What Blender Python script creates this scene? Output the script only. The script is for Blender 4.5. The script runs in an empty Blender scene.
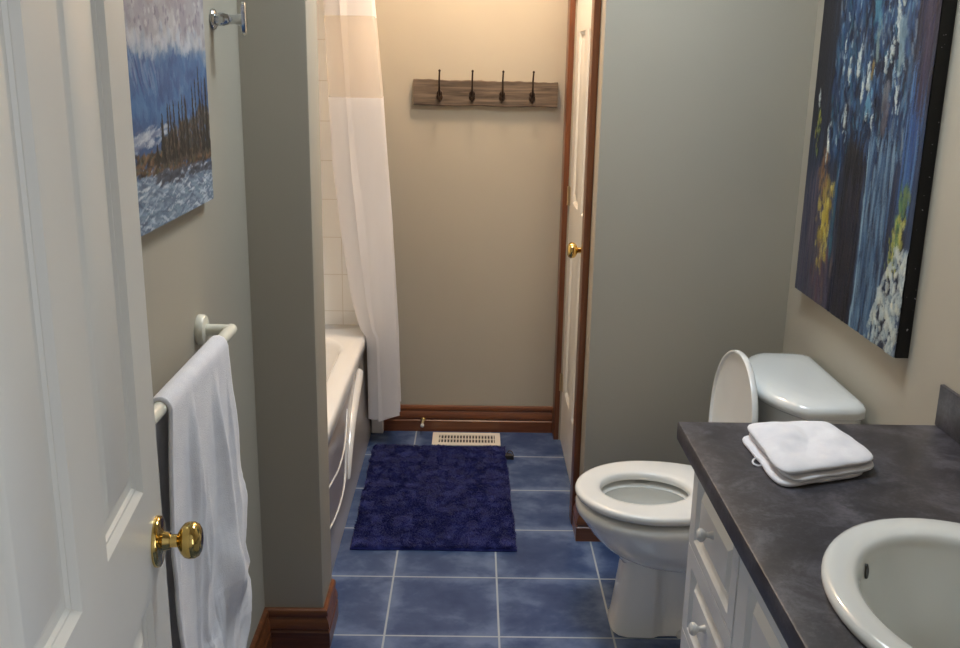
import bpy, bmesh, math, random
import numpy as np
from mathutils import Vector, Matrix

random.seed(7)
rng = np.random.default_rng(7)
C = bpy.context.scene.collection
PI = math.pi


def lin(c):
    return tuple((v / 12.92 if v <= .04045 else ((v + .055) / 1.055) ** 2.4) for v in [x / 255 for x in c])


# ------------------------------------------------------------------ materials
def base_mat(name):
    m = bpy.data.materials.new(name)
    m.use_nodes = True
    nt = m.node_tree
    return m, nt, nt.nodes['Principled BSDF']


def node(nt, t, **kw):
    n = nt.nodes.new(t)
    for k, v in kw.items():
        if k in n.inputs:
            n.inputs[k].default_value = v
        else:
            setattr(n, k, v)
    return n


def ramp(nt, fac, stops):
    r = nt.nodes.new('ShaderNodeValToRGB')
    el = r.color_ramp.elements
    while len(el) < len(stops):
        el.new(.5)
    for e, (p, c) in zip(el, stops):
        e.position = p
        e.color = (*c, 1)
    nt.links.new(fac, r.inputs[0])
    return r.outputs[0]


def coords(nt, scale=(1, 1, 1), rot=(0, 0, 0)):
    tc = nt.nodes.new('ShaderNodeTexCoord')
    mp = nt.nodes.new('ShaderNodeMapping')
    mp.inputs['Scale'].default_value = scale
    mp.inputs['Rotation'].default_value = rot
    nt.links.new(tc.outputs['Object'], mp.inputs[0])
    return mp.outputs[0]


def noise(nt, vec, scale, detail=3, rough=.55, dist=0):
    n = node(nt, 'ShaderNodeTexNoise', Scale=scale, Detail=detail, Roughness=rough, Distortion=dist)
    nt.links.new(vec, n.inputs['Vector'])
    return n.outputs[0]


def bump(nt, b, h, strength=.2, dist=.002):
    bn = node(nt, 'ShaderNodeBump', Strength=strength, Distance=dist)
    nt.links.new(h, bn.inputs['Height'])
    nt.links.new(bn.outputs[0], b.inputs['Normal'])


def mat(name, c1, c2=None, rough=.5, metal=0., nscale=4., stretch=(1, 1, 1), bscale=None, bstr=.2, bdist=.001,
        coat=0., spec=.5, sheen=0., lo=.35, hi=.65, detail=3):
    m, nt, b = base_mat(name)
    b.inputs['Roughness'].default_value = rough
    b.inputs['Metallic'].default_value = metal
    b.inputs['Specular IOR Level'].default_value = spec
    b.inputs['Coat Weight'].default_value = coat
    b.inputs['Coat Roughness'].default_value = .08
    b.inputs['Sheen Weight'].default_value = sheen
    c1 = lin(c1)
    c2 = lin(c2) if c2 else tuple(min(1, v * .94) for v in c1)
    v = coords(nt, stretch)
    nt.links.new(ramp(nt, noise(nt, v, nscale, detail), [(lo, c1), (hi, c2)]), b.inputs['Base Color'])
    if bscale:
        bump(nt, b, noise(nt, coords(nt), bscale, 2), bstr, bdist)
    return m


M = {}
M['wall'] = mat('painted_wall', (181, 174, 158), (178, 171, 155), .62, nscale=2, bscale=260, bstr=.12, spec=.35)
M['ceiling'] = mat('ceiling_paint', (222, 218, 208), None, .8, bscale=200)
M['hall'] = mat('hall_paint', (206, 204, 198), None, .8)
M['white'] = mat('white_door_paint', (231, 230, 223), (227, 226, 219), .33, nscale=3, bscale=40, bstr=.05, spec=.5)
M['cabinet'] = mat('white_cabinet_paint', (240, 243, 243), (237, 240, 240), .25, nscale=3)
M['porcelain'] = mat('porcelain', (234, 236, 233), (231, 233, 230), .08, nscale=2, coat=.6)
M['sinkmat'] = mat('sink_porcelain', (233, 236, 233), (230, 233, 230), .1, nscale=2, coat=.5)
M['apron'] = mat('shade_grey_apron_acrylic', (190, 185, 181), (186, 181, 177), .14, nscale=2, coat=.3)  # greyer than the rim: darkness the lighting did not give, put into the colour
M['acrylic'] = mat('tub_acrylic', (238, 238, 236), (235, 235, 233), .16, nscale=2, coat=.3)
M['plastic'] = mat('white_plastic', (230, 230, 226), None, .25)
M['bar'] = mat('cream_ceramic', (236, 233, 216), (232, 229, 212), .25)
M['brass'] = mat('brass', (226, 200, 132), (206, 176, 104), .12, 1., nscale=6)
M['chrome'] = mat('chrome', (205, 208, 210), None, .07, 1.)
M['iron'] = mat('dark_iron', (46, 36, 30), (66, 50, 40), .45, .6, nscale=40)
M['black'] = mat('black_rubber', (16, 16, 20), (22, 22, 26), .6)
M['brownhead'] = mat('pale_hinge', (190, 170, 132), None, .35, .5)
M['towel'] = mat('white_terry', (240, 240, 244), (232, 232, 238), .95, nscale=30, bscale=520, bstr=.55, bdist=.002, spec=.1, sheen=.3)
M['shade_dark'] = mat('opening_shade', (40, 34, 28), None, .4)  # shade inside small openings, as a plain dark colour
M['vent'] = mat('vent_enamel', (236, 230, 216), (230, 224, 210), .35)
M['water'] = mat('bowl_water', (190, 186, 170), None, .04)


def wood(name, dark, light, axis, rough=.32, coat=.25, scale=7.):
    m, nt, b = base_mat(name)
    st = [16, 16, 16]
    st[axis] = .9
    v = coords(nt, st)
    f = noise(nt, v, scale * .5, 6, .62, .6)
    nt.links.new(ramp(nt, f, [(.28, lin(dark)), (.55, tuple(.5 * (a + c) for a, c in zip(lin(dark), lin(light)))), (.75, lin(light))]), b.inputs['Base Color'])
    b.inputs['Roughness'].default_value = rough
    b.inputs['Coat Weight'].default_value = coat
    b.inputs['Coat Roughness'].default_value = .2
    bump(nt, b, f, .08, .001)
    return m


M['wood_x'] = wood('stained_wood_along_x', (84, 45, 22), (140, 83, 46), 0)
M['wood_y'] = wood('stained_wood_along_y', (84, 45, 22), (140, 83, 46), 1)
M['wood_z'] = wood('stained_wood_along_z', (84, 45, 22), (140, 82, 45), 2)
M['oldwood'] = wood('weathered_barn_board', (56, 47, 40), (138, 121, 104), 0, .85, 0., 9.)


def floor_material():
    m, nt, b = base_mat('blue_ceramic_tile')
    v = coords(nt)
    br = node(nt, 'ShaderNodeTexBrick', Scale=1., **{'Mortar Size': .0034, 'Mortar Smooth': .35, 'Bias': 0., 'Brick Width': .308, 'Row Height': .308})
    br.offset = 0.
    br.squash = 1.
    br.inputs['Color1'].default_value = (.25, .25, .25, 1)
    br.inputs['Color2'].default_value = (.75, .75, .75, 1)
    nt.links.new(v, br.inputs['Vector'])
    # soft blotches, denser towards the rims of each tile where the glaze is worn
    n1 = noise(nt, coords(nt, (1, 1.3, 1)), 6., 4, .55, .3)
    n2 = noise(nt, v, 34., 4, .6)
    br2 = node(nt, 'ShaderNodeTexBrick', Scale=1., **{'Mortar Size': .045, 'Mortar Smooth': 1., 'Brick Width': .308, 'Row Height': .308})
    br2.offset = 0.
    nt.links.new(v, br2.inputs['Vector'])
    mul = node(nt, 'ShaderNodeMath', operation='MULTIPLY')
    nt.links.new(br2.outputs['Fac'], mul.inputs[0])
    nt.links.new(noise(nt, v, 5., 4, .7), mul.inputs[1])
    a1 = node(nt, 'ShaderNodeMath', operation='MULTIPLY_ADD')
    nt.links.new(n2, a1.inputs[0]); a1.inputs[1].default_value = .22
    nt.links.new(n1, a1.inputs[2])
    a2 = node(nt, 'ShaderNodeMath', operation='MULTIPLY_ADD')
    nt.links.new(mul.outputs[0], a2.inputs[0]); a2.inputs[1].default_value = .34
    nt.links.new(a1.outputs[0], a2.inputs[2])
    a3 = node(nt, 'ShaderNodeMath', operation='MULTIPLY_ADD')
    nt.links.new(br.outputs['Color'], a3.inputs[0]); a3.inputs[1].default_value = .07
    nt.links.new(a2.outputs[0], a3.inputs[2])
    col = ramp(nt, a3.outputs[0], [(.40, lin((48, 66, 104))), (.62, lin((60, 80, 119))), (.88, lin((98, 117, 152)))])
    mx = node(nt, 'ShaderNodeMix', data_type='RGBA')
    nt.links.new(br.outputs['Fac'], mx.inputs[0])
    nt.links.new(col, mx.inputs[6])
    mx.inputs[7].default_value = (*lin((160, 172, 184)), 1)
    nt.links.new(mx.outputs[2], b.inputs['Base Color'])
    b.inputs['Roughness'].default_value = .26
    b.inputs['Specular IOR Level'].default_value = .5
    inv = node(nt, 'ShaderNodeMath', operation='MULTIPLY_ADD')
    nt.links.new(br.outputs['Fac'], inv.inputs[0]); inv.inputs[1].default_value = -1.; nt.links.new(n2, inv.inputs[2])
    bump(nt, b, inv.outputs[0], .25, .0015)
    return m


M['floor'] = floor_material()


def wall_tile_material():
    m, nt, b = base_mat('white_wall_tile')
    tc = nt.nodes.new('ShaderNodeTexCoord')
    sx = nt.nodes.new('ShaderNodeSeparateXYZ')
    nt.links.new(tc.outputs['Object'], sx.inputs[0])
    ad = node(nt, 'ShaderNodeMath', operation='ADD')
    nt.links.new(sx.outputs[0], ad.inputs[0]); nt.links.new(sx.outputs[1], ad.inputs[1])
    cx = nt.nodes.new('ShaderNodeCombineXYZ')
    nt.links.new(ad.outputs[0], cx.inputs[0]); nt.links.new(sx.outputs[2], cx.inputs[1])
    mp = nt.nodes.new('ShaderNodeMapping')
    mp.inputs['Location'].default_value = (.0, .09, 0)
    nt.links.new(cx.outputs[0], mp.inputs[0])
    br = node(nt, 'ShaderNodeTexBrick', Scale=1., **{'Mortar Size': .0016, 'Mortar Smooth': .3, 'Brick Width': .15, 'Row Height': .15})
    br.offset = 0.
    br.inputs['Color1'].default_value = (*lin((250, 251, 250)), 1)
    br.inputs['Color2'].default_value = (*lin((248, 249, 248)), 1)
    br.inputs['Mortar'].default_value = (*lin((226, 223, 216)), 1)
    nt.links.new(mp.outputs[0], br.inputs['Vector'])
    nt.links.new(br.outputs['Color'], b.inputs['Base Color'])
    b.inputs['Roughness'].default_value = .2
    return m


M['walltile'] = wall_tile_material()


def counter_material():
    m, nt, b = base_mat('slate_laminate')
    v = coords(nt)
    n1 = noise(nt, v, 11., 9, .74, .5)
    n2 = noise(nt, v, 120., 5, .75)
    a1 = node(nt, 'ShaderNodeMath', operation='MULTIPLY_ADD')
    nt.links.new(n2, a1.inputs[0]); a1.inputs[1].default_value = .35; nt.links.new(n1, a1.inputs[2])
    col = ramp(nt, a1.outputs[0], [(.45, lin((36, 34, 38))), (.66, lin((58, 56, 61))), (.9, lin((102, 100, 107)))])
    nt.links.new(col, b.inputs['Base Color'])
    b.inputs['Roughness'].default_value = .36
    b.inputs['Specular IOR Level'].default_value = .45
    bump(nt, b, n2, .06, .001)
    return m


M['counter'] = counter_material()


def rug_material():
    m, nt, b = base_mat('navy_shag')
    v = coords(nt)
    n1 = noise(nt, v, 26., 4, .65)
    n2 = noise(nt, v, 260., 2)
    a1 = node(nt, 'ShaderNodeMath', operation='MULTIPLY_ADD')
    nt.links.new(n2, a1.inputs[0]); a1.inputs[1].default_value = .35; nt.links.new(n1, a1.inputs[2])
    nt.links.new(ramp(nt, a1.outputs[0], [(.42, lin((16, 20, 70))), (.66, lin((27, 33, 93))), (.9, lin((52, 60, 126)))]), b.inputs['Base Color'])
    b.inputs['Roughness'].default_value = .85
    b.inputs['Sheen Weight'].default_value = .12
    b.inputs['Specular IOR Level'].default_value = .15
    return m


M['rug'] = rug_material()


def cloth_material(name, c, transl=.3, clear=0.):
    m = bpy.data.materials.new(name)
    m.use_nodes = True
    nt = m.node_tree
    nt.nodes.clear()
    out = nt.nodes.new('ShaderNodeOutputMaterial')
    d = nt.nodes.new('ShaderNodeBsdfDiffuse')
    t = nt.nodes.new('ShaderNodeBsdfTranslucent')
    col = ramp(nt, noise(nt, coords(nt, (1, 1, .15)), 14., 3), [(.35, lin(c)), (.65, tuple(x * .95 for x in lin(c)))])
    nt.links.new(col, d.inputs[0]); nt.links.new(col, t.inputs[0])
    mx = nt.nodes.new('ShaderNodeMixShader')
    mx.inputs[0].default_value = transl
    nt.links.new(d.outputs[0], mx.inputs[1]); nt.links.new(t.outputs[0], mx.inputs[2])
    last = mx
    if clear:
        tr = nt.nodes.new('ShaderNodeBsdfTransparent')
        m2 = nt.nodes.new('ShaderNodeMixShader')
        m2.inputs[0].default_value = clear
        nt.links.new(mx.outputs[0], m2.inputs[1]); nt.links.new(tr.outputs[0], m2.inputs[2])
        last = m2
    nt.links.new(last.outputs[0], out.inputs[0])
    return m


M['curtain'] = cloth_material('curtain_white', (248, 246, 246), .3)
M['sheer'] = cloth_material('curtain_sheer', (250, 244, 236), .45, .5)


def paint_material(name, rough=.42, bst=.3):
    m, nt, b = base_mat(name)
    at = node(nt, 'ShaderNodeAttribute', attribute_name='paint')
    nt.links.new(at.outputs['Color'], b.inputs['Base Color'])
    b.inputs['Roughness'].default_value = rough
    b.inputs['Specular IOR Level'].default_value = .4
    bump(nt, b, noise(nt, coords(nt), 160., 4), bst, .003)
    return m


def canvas_edge_material():
    m, nt, b = base_mat('black_canvas_edge')
    f = noise(nt, coords(nt), 130., 1)
    nt.links.new(ramp(nt, f, [(.74, lin((12, 11, 14))), (.80, lin((190, 185, 190)))]), b.inputs['Base Color'])
    b.inputs['Roughness'].default_value = .55
    return m


M['canvas_black'] = canvas_edge_material()
M['canvas_white'] = mat('primed_canvas', (196, 200, 204), (180, 186, 194), .8, nscale=40)


def emit_mat(name, c, s):
    m = bpy.data.materials.new(name)
    m.use_nodes = True
    nt = m.node_tree
    nt.nodes.clear()
    e = node(nt, 'ShaderNodeEmission', Strength=s)
    e.inputs[0].default_value = (*c, 1)
    o = nt.nodes.new('ShaderNodeOutputMaterial')
    nt.links.new(e.outputs[0], o.inputs[0])
    return m


# ------------------------------------------------------------------ object helpers
def setp(o, label=None, cat=None, group=None, kind=None):
    if label: o['label'] = label
    if cat: o['category'] = cat
    if group: o['group'] = group
    if kind: o['kind'] = kind
    return o


def thing(name, label, cat, loc, group=None, kind=None):
    o = bpy.data.objects.new(name, None)
    C.objects.link(o)
    o.location = loc
    o.empty_display_size = .05
    return setp(o, label, cat, group, kind)


def origin_of(o):
    p = Vector((0, 0, 0))
    while o:
        p += Vector(o.location)
        o = o.parent
    return p


def obj(name, bm, m, parent=None, label=None, sharp=40, origin=None, flip=True):
    if flip:
        bmesh.ops.recalc_face_normals(bm, faces=bm.faces[:])
    off = origin_of(parent) if parent else Vector((0, 0, 0))
    own = Vector(origin) - off if origin is not None else Vector((0, 0, 0))
    bmesh.ops.translate(bm, vec=-(off + own), verts=bm.verts[:])
    me = bpy.data.meshes.new(name)
    bm.to_mesh(me)
    bm.free()
    me.materials.append(m)
    me.polygons.foreach_set('use_smooth', [True] * len(me.polygons))
    me.set_sharp_from_angle(angle=math.radians(sharp))
    o = bpy.data.objects.new(name, me)
    o.location = own
    C.objects.link(o)
    if parent:
        o.parent = parent
    if label:
        o['label'] = label
    return o


def B():
    return bmesh.new()


def box(bm, lo, hi, bev=0., seg=2):
    lo, hi = [min(a, b) for a, b in zip(lo, hi)], [max(a, b) for a, b in zip(lo, hi)]
    vs = [bm.verts.new((x, y, z)) for x in (lo[0], hi[0]) for y in (lo[1], hi[1]) for z in (lo[2], hi[2])]
    F = [(0, 1, 3, 2), (4, 6, 7, 5), (0, 4, 5, 1), (2, 3, 7, 6), (0, 2, 6, 4), (1, 5, 7, 3)]
    fs = [bm.faces.new([vs[i] for i in f]) for f in F]
    if bev:
        es = list({e for f in fs for e in f.edges})
        bmesh.ops.bevel(bm, geom=es, offset=bev, segments=seg, profile=.6, affect='EDGES', clamp_overlap=True)
    return bm


def loft(bm, rings, cap0=True, cap1=True, closed=True):
    V = [[bm.verts.new(p) for p in r] for r in rings]
    n = len(V[0])
    for a, b in zip(V, V[1:]):
        for i in range(n if closed else n - 1):
            j = (i + 1) % n
            bm.faces.new((a[i], a[j], b[j], b[i]))
    if cap0: bm.faces.new(V[0][::-1])
    if cap1: bm.faces.new(V[-1])
    return V


def frame_of(d):
    d = Vector(d).normalized()
    a = Vector((0, 0, 1)) if abs(d.z) < .9 else Vector((1, 0, 0))
    u = d.cross(a).normalized()
    return d, u, d.cross(u).normalized()


def lathe(bm, org, d, prof, n=28):
    """prof: (distance along d, radius)"""
    d, u, v = frame_of(d)
    org = Vector(org)
    rings = []
    for t, r in prof:
        r = max(r, 1e-4)
        rings.append([org + d * t + (u * math.cos(2 * PI * k / n) + v * math.sin(2 * PI * k / n)) * r for k in range(n)])
    loft(bm, rings)


def smooth_path(pts, n=6):
    P = [Vector(p) for p in pts]
    if len(P) < 3:
        return P
    out = []
    for i in range(len(P) - 1):
        p0, p1, p2, p3 = P[max(i - 1, 0)], P[i], P[i + 1], P[min(i + 2, len(P) - 1)]
        for k in range(n):
            t = k / n
            out.append(.5 * ((2 * p1) + (p2 - p0) * t + (2 * p0 - 5 * p1 + 4 * p2 - p3) * t * t + (3 * p1 - p0 - 3 * p2 + p3) * t ** 3))
    return out + [P[-1]]


def tube(bm, pts, r, n=14, smooth=6, flat=None):
    P = smooth_path(pts, smooth) if smooth else [Vector(p) for p in pts]
    R = r if callable(r) else (lambda t: r)
    d0 = (P[1] - P[0]).normalized()
    _, u, _ = frame_of(d0)
    rings = []
    for i, p in enumerate(P):
        d = (P[min(i + 1, len(P) - 1)] - P[max(i - 1, 0)]).normalized()
        u = (u - d * u.dot(d)).normalized()
        v = d.cross(u)
        rr = R(i / (len(P) - 1))
        rings.append([p + (u * math.cos(2 * PI * k / n) + v * math.sin(2 * PI * k / n)) * rr for k in range(n)])
    loft(bm, rings)


def sweep(bm, path, profile, inward):
    """moulding: profile of (out, z); path in plan (x, y); inward(i) gives plan offset direction with mitre scale"""
    rings = []
    for (x, y), (nx, ny) in zip(path, inward):
        rings.append([(x + nx * o, y + ny * o, z) for o, z in profile])
    loft(bm, rings)


def panel_face(bm, s0, s1, z0, z1, panels, prof, f):
    """flat face in (s, z) with moulded panels; prof: list of (inset, depth); f(s, z, depth) -> point"""
    ss = sorted({s0, s1, *[v for p in panels for v in p[:2]]})
    zs = sorted({z0, z1, *[v for p in panels for v in p[2:]]})
    grid = {}
    def gv(s, z):
        if (s, z) not in grid:
            grid[(s, z)] = bm.verts.new(f(s, z, 0))
        return grid[(s, z)]
    for a, b in zip(ss, ss[1:]):
        for c, d in zip(zs, zs[1:]):
            if any(p[0] <= a and b <= p[1] and p[2] <= c and d <= p[3] for p in panels):
                continue
            bm.faces.new((gv(a, c), gv(b, c), gv(b, d), gv(a, d)))
    for a, b, c, d in panels:
        prev = [gv(a, c), gv(b, c), gv(b, d), gv(a, d)]
        # the panel rim may carry extra grid vertices; they are merged by the coarse cuts being shared
        for ins, dep in prof:
            ring = [bm.verts.new(f(s, z, dep)) for s, z in ((a + ins, c + ins), (b - ins, c + ins), (b - ins, d - ins), (a + ins, d - ins))]
            for i in range(4):
                j = (i + 1) % 4
                bm.faces.new((prev[i], prev[j], ring[j], ring[i]))
            prev = ring
        bm.faces.new(prev)


def slab(bm, s0, s1, z0, z1, th, panels, prof, f, both=True):
    """door leaf or drawer front: moulded face at depth 0, back face at depth -th; f(s, z, depth)"""
    panel_face(bm, s0, s1, z0, z1, panels, prof, f)
    if both:
        panel_face(bm, s0, s1, z0, z1, panels, prof, lambda s, z, d: f(s, z, -th - d))
    else:
        panel_face(bm, s0, s1, z0, z1, [], prof, lambda s, z, d: f(s, z, -th))
    for (a, c), (b, d) in (((s0, z0), (s1, z0)), ((s1, z0), (s1, z1)), ((s1, z1), (s0, z1)), ((s0, z1), (s0, z0))):
        bm.faces.new([bm.verts.new(p) for p in (f(a, c, 0), f(b, d, 0), f(b, d, -th), f(a, c, -th))])
    bmesh.ops.remove_doubles(bm, verts=bm.verts[:], dist=1e-5)


def grid_surface(bm, nu, nv, fn):
    V = [[bm.verts.new(fn(i / nu, j / nv)) for j in range(nv + 1)] for i in range(nu + 1)]
    for i in range(nu):
        for j in range(nv):
            bm.faces.new((V[i][j], V[i + 1][j], V[i + 1][j + 1], V[i][j + 1]))
    return V


def solidify(o, t, offset=0.):
    md = o.modifiers.new('thickness', 'SOLIDIFY')
    md.thickness = t
    md.offset = offset
    return o


def subsurf(o, n=1):
    md = o.modifiers.new('smooth', 'SUBSURF')
    md.levels = md.render_levels = n
    return o


def structure(name, bm, m, label, cat, sharp=40):
    o = obj(name, bm, m, sharp=sharp)
    return setp(o, label, cat, None, 'structure')


def vnoise(h, w, ch, cw):
    """smooth value noise on an h x w raster from a ch x cw lattice"""
    g = rng.random((ch + 2, cw + 2))
    y = np.linspace(0, ch, h, endpoint=False); x = np.linspace(0, cw, w, endpoint=False)
    yi = y.astype(int); xi = x.astype(int)
    fy = (y - yi)[:, None]; fx = (x - xi)[None]
    fy = fy * fy * (3 - 2 * fy); fx = fx * fx * (3 - 2 * fx)
    a = g[yi][:, xi]; b = g[yi][:, xi + 1]; c = g[yi + 1][:, xi]; d = g[yi + 1][:, xi + 1]
    return (a * (1 - fx) + b * fx) * (1 - fy) + (c * (1 - fx) + d * fx) * fy


# ------------------------------------------------------------------ the room
H = 2.44
XL, XR = -.305, 1.18          # left wall, right wall
YF, YG, YB = 1.505, .56, -1.76  # far wall, grey wall behind the toilet, doorway wall
XC = .585                     # closet side wall
XP = -.153                    # end of the partition in front of the tub

structure('floor', box(B(), (-1.3, -3.7, -.1), (1.7, 1.65, 0)), M['floor'], 'blue ceramic tile floor with pale grout lines', 'floor')

SK = (.24, .74, -.36, .10)   # skylight opening
bm = B()
box(bm, (-1.3, -3.7, H), (1.7, SK[2], H + .12)); box(bm, (-1.3, SK[3], H), (1.7, 1.65, H + .12))
box(bm, (-1.3, SK[2], H), (SK[0], SK[3], H + .12)); box(bm, (SK[1], SK[2], H), (1.7, SK[3], H + .12))
box(bm, (SK[0] - .03, SK[2] - .03, H + .12), (SK[0], SK[3] + .03, H + .22)); box(bm, (SK[1], SK[2] - .03, H + .12), (SK[1] + .03, SK[3] + .03, H + .22))
box(bm, (SK[0], SK[2] - .03, H + .12), (SK[1], SK[2], H + .22)); box(bm, (SK[0], SK[3], H + .12), (SK[1], SK[3] + .03, H + .22))
structure('ceiling', bm, M['ceiling'], 'flat white ceiling over the bathroom', 'ceiling')

structure('wall_left', box(B(), (XL - .12, YB, 0), (XL, -.048, H)), M['wall'], 'beige wall behind the white door with the towel bar and landscape painting', 'wall')
bm = B()
box(bm, (-1.07, -.048, 0), (XP, .108, H), .006, 2)
structure('wall_partition', bm, M['wall'], 'short dark beige wall end in front of the bathtub', 'wall')
structure('wall_tub', box(B(), (-1.07, .108, 0), (-.95, YF, H)), M['walltile'], 'white tiled wall along the tub', 'wall')
structure('wall_far', box(B(), (-1.07, YF, 0), (XC + .115, YF + .12, H)), M['wall'], 'warm beige far wall carrying the coat rack', 'wall')
structure('wall_tile_surround', box(B(), (-.95, YF - .008, .40), (-.20, YF, 1.98), .001, 1), M['walltile'], 'white square tiles on the far wall above the tub', 'wall')
bm = B()
D0, D1, DH = .72, 1.415, 2.03     # closet door opening
box(bm, (XC, YG, 0), (XR + .12, YG + .10, H), .004, 2)
box(bm, (XC, YG + .10, 0), (XC + .115, D0, H)); box(bm, (XC, D1, 0), (XC + .115, YF, H)); box(bm, (XC, D0, DH), (XC + .115, D1, H))
structure('wall_middle', bm, M['wall'], 'grey beige wall behind the toilet, turning the corner beside the closet door', 'wall')
structure('wall_right', box(B(), (XR, YB, 0), (XR + .12, YG, H)), M['wall'], 'beige wall with the large blue abstract painting', 'wall')
E0, E1 = -.125, .655           # entry doorway
bm = B()
box(bm, (-1.3, YB - .12, 0), (E0, YB, H)); box(bm, (E1, YB - .12, 0), (1.7, YB, H)); box(bm, (E0, YB - .12, DH + .02), (E1, YB, H))
structure('wall_back', bm, M['wall'], 'wall with the entry doorway at the near end of the vanity', 'wall')
structure('wall_hall_left', box(B(), (-1.3, -3.7, 0), (-1.2, YB - .12, H)), M['hall'], 'pale hallway wall left of the doorway', 'wall')
W0, W1, WZ0, WZ1 = -3.5, -2.05, .75, 2.15
bm = B()
box(bm, (1.6, -3.7, 0), (1.7, W0, H)); box(bm, (1.6, W1, 0), (1.7, YB - .12, H)); box(bm, (1.6, W0, 0), (1.7, W1, WZ0)); box(bm, (1.6, W0, WZ1), (1.7, W1, H))
structure('wall_hall_right', bm, M['hall'], 'pale hallway wall with a window right of the doorway', 'wall')
structure('wall_hall_end', box(B(), (-1.2, -3.7, 0), (1.6, -3.6, H)), M['hall'], 'pale hallway wall facing the doorway', 'wall')

# baseboards -------------------------------------------------------
BP = [(0, 0), (.017, 0), (.017, .047), (.0125, .051), (.0125, .055), (.0165, .058), (.0155, .070), (.0115, .082), (.0085, .087), (.0085, .091), (.012, .093), (.0125, .102), (.010, .108), (.005, .111), (0, .111)]
bm = B(); sweep(bm, [(-.135, YF), (XC - .0215, YF)], BP, [(0, -1), (0, -1)])
structure('baseboard_far', bm, M['wood_x'], 'stained wood baseboard along the far wall under the coat rack', 'baseboard', 30)
bm = B(); sweep(bm, [(XL, YB), (XL, -.048), (XP, -.048), (XP, .098)], BP, [(1, 0), (1, -1), (1, -1), (1, 0)])
structure('baseboard_partition', bm, M['wood_x'], 'dark stained wood baseboard wrapping the partition end by the bath towel', 'baseboard', 30)
bm = B(); sweep(bm, [(XC, .655), (XC, YG), (XR, YG)], BP, [(-1, 0), (-1, -1), (0, -1)])
structure('baseboard_middle', bm, M['wood_x'], 'stained wood baseboard on the wall behind the toilet', 'baseboard', 30)
bm = B(); sweep(bm, [(XR, YG - .02), (XR, -.47)], BP, [(-1, 0), (-1, 0)])
structure('baseboard_right', bm, M['wood_y'], 'stained wood baseboard along the right wall behind the toilet tank', 'baseboard', 30)

# closet door casing and jamb ---------------------------------------
CW = .062
def casing(bm, y0, y1, z0, z1, flip):
    # flat board with an eased inner bead, thicker on the outer side
    box(bm, (XC - .0005, y0, z0), (XC - .018, y1, z1), .004, 2)
bm = B(); box(bm, (XC, D0 - CW, 0), (XC - .021, D0 + .002, DH + CW), .004, 2)
structure('trim_near', bm, M['wood_z'], 'brown wood casing on the near side of the white closet door', 'trim')
bm = B(); box(bm, (XC, D1 - .002, 0), (XC - .021, YF - .001, DH + CW), .004, 2)
structure('trim_far', bm, M['wood_z'], 'brown wood casing on the hinge side of the closet door, by the far wall', 'trim')
bm = B(); box(bm, (XC, D0 + .002, DH), (XC - .021, D1 - .002, DH + CW), .004, 2)
structure('trim_head', bm, M['wood_y'], 'brown wood head casing above the closet door', 'trim')

PROF = [(.002, -.0004), (.009, -.0070), (.011, -.0075), (.014, -.0108), (.025, -.0108), (.038, -.0056), (.040, -.0048)]
def six_panels(w, stile, mid, t0=0):
    a, b = t0 + stile, t0 + (w - mid) / 2
    c, d = t0 + (w + mid) / 2, t0 + w - stile
    return [(s0, s1, z0, z1) for s0, s1 in ((a, b), (c, d)) for z0, z1 in ((.235, .85), (.985, 1.60), (1.70, 1.92))]

# closet door: leaf plane x = XC + .006, hinged at far edge
t = thing('door_1', 'narrow white panelled closet door between brown wood casings', 'door', (XC + .006, D1, 0), kind='structure')
bm = B()
cw = D1 - D0 - .006
slab(bm, D0 + .003, D1 - .003, .008, DH - .003, .035, six_panels(cw, .105, .10, D0 + .003), PROF, lambda s, z, d: (XC + .006 - d, s, z))
obj('door_leaf', bm, M['white'], t, sharp=25)
def knob_mesh(bm, org, d, k=1.):
    lathe(bm, org, d, [(.008 * k, .0095 * k), (.030 * k, .0098 * k), (.032 * k, .0135 * k), (.036 * k, .020 * k), (.041 * k, .0255 * k), (.048 * k, .0275 * k), (.055 * k, .0270 * k), (.061 * k, .0235 * k), (.0645 * k, .017 * k), (.066 * k, .008 * k), (.066 * k, .0001)], 32)
def rose_mesh(bm, org, d, k=1.):
    lathe(bm, org, d, [(0, .0325 * k), (.003, .0328 * k), (.0055, .0315 * k), (.0068, .028 * k), (.0065, .018 * k), (.009, .0125 * k), (.017, .0105 * k), (.017, .0001)], 36)
bm = B(); rose_mesh(bm, (XC + .006, .80, .905), (-1, 0, 0), .95)
rs = obj('door_rosette', bm, M['brass'], t, 'round brass rosette')
bm = B(); knob_mesh(bm, (XC + .006, .80, .905), (-1, 0, 0), .95)
obj('door_knob', bm, M['brass'], t, 'small shiny brass knob')
for z in (.25, 1.0, 1.75):
    bm = B(); box(bm, (XC + .0045, D1 - .030, z - .034), (XC + .0068, D1 - .004, z + .034), .0005, 1)
    lathe(bm, (XC - .001, D1 - .006, z - .036), (0, 0, 1), [(0, .0042), (.072, .0042)], 10)
    obj('hinge', bm, M['brownhead'], t, 'pale metal butt hinge')

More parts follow.
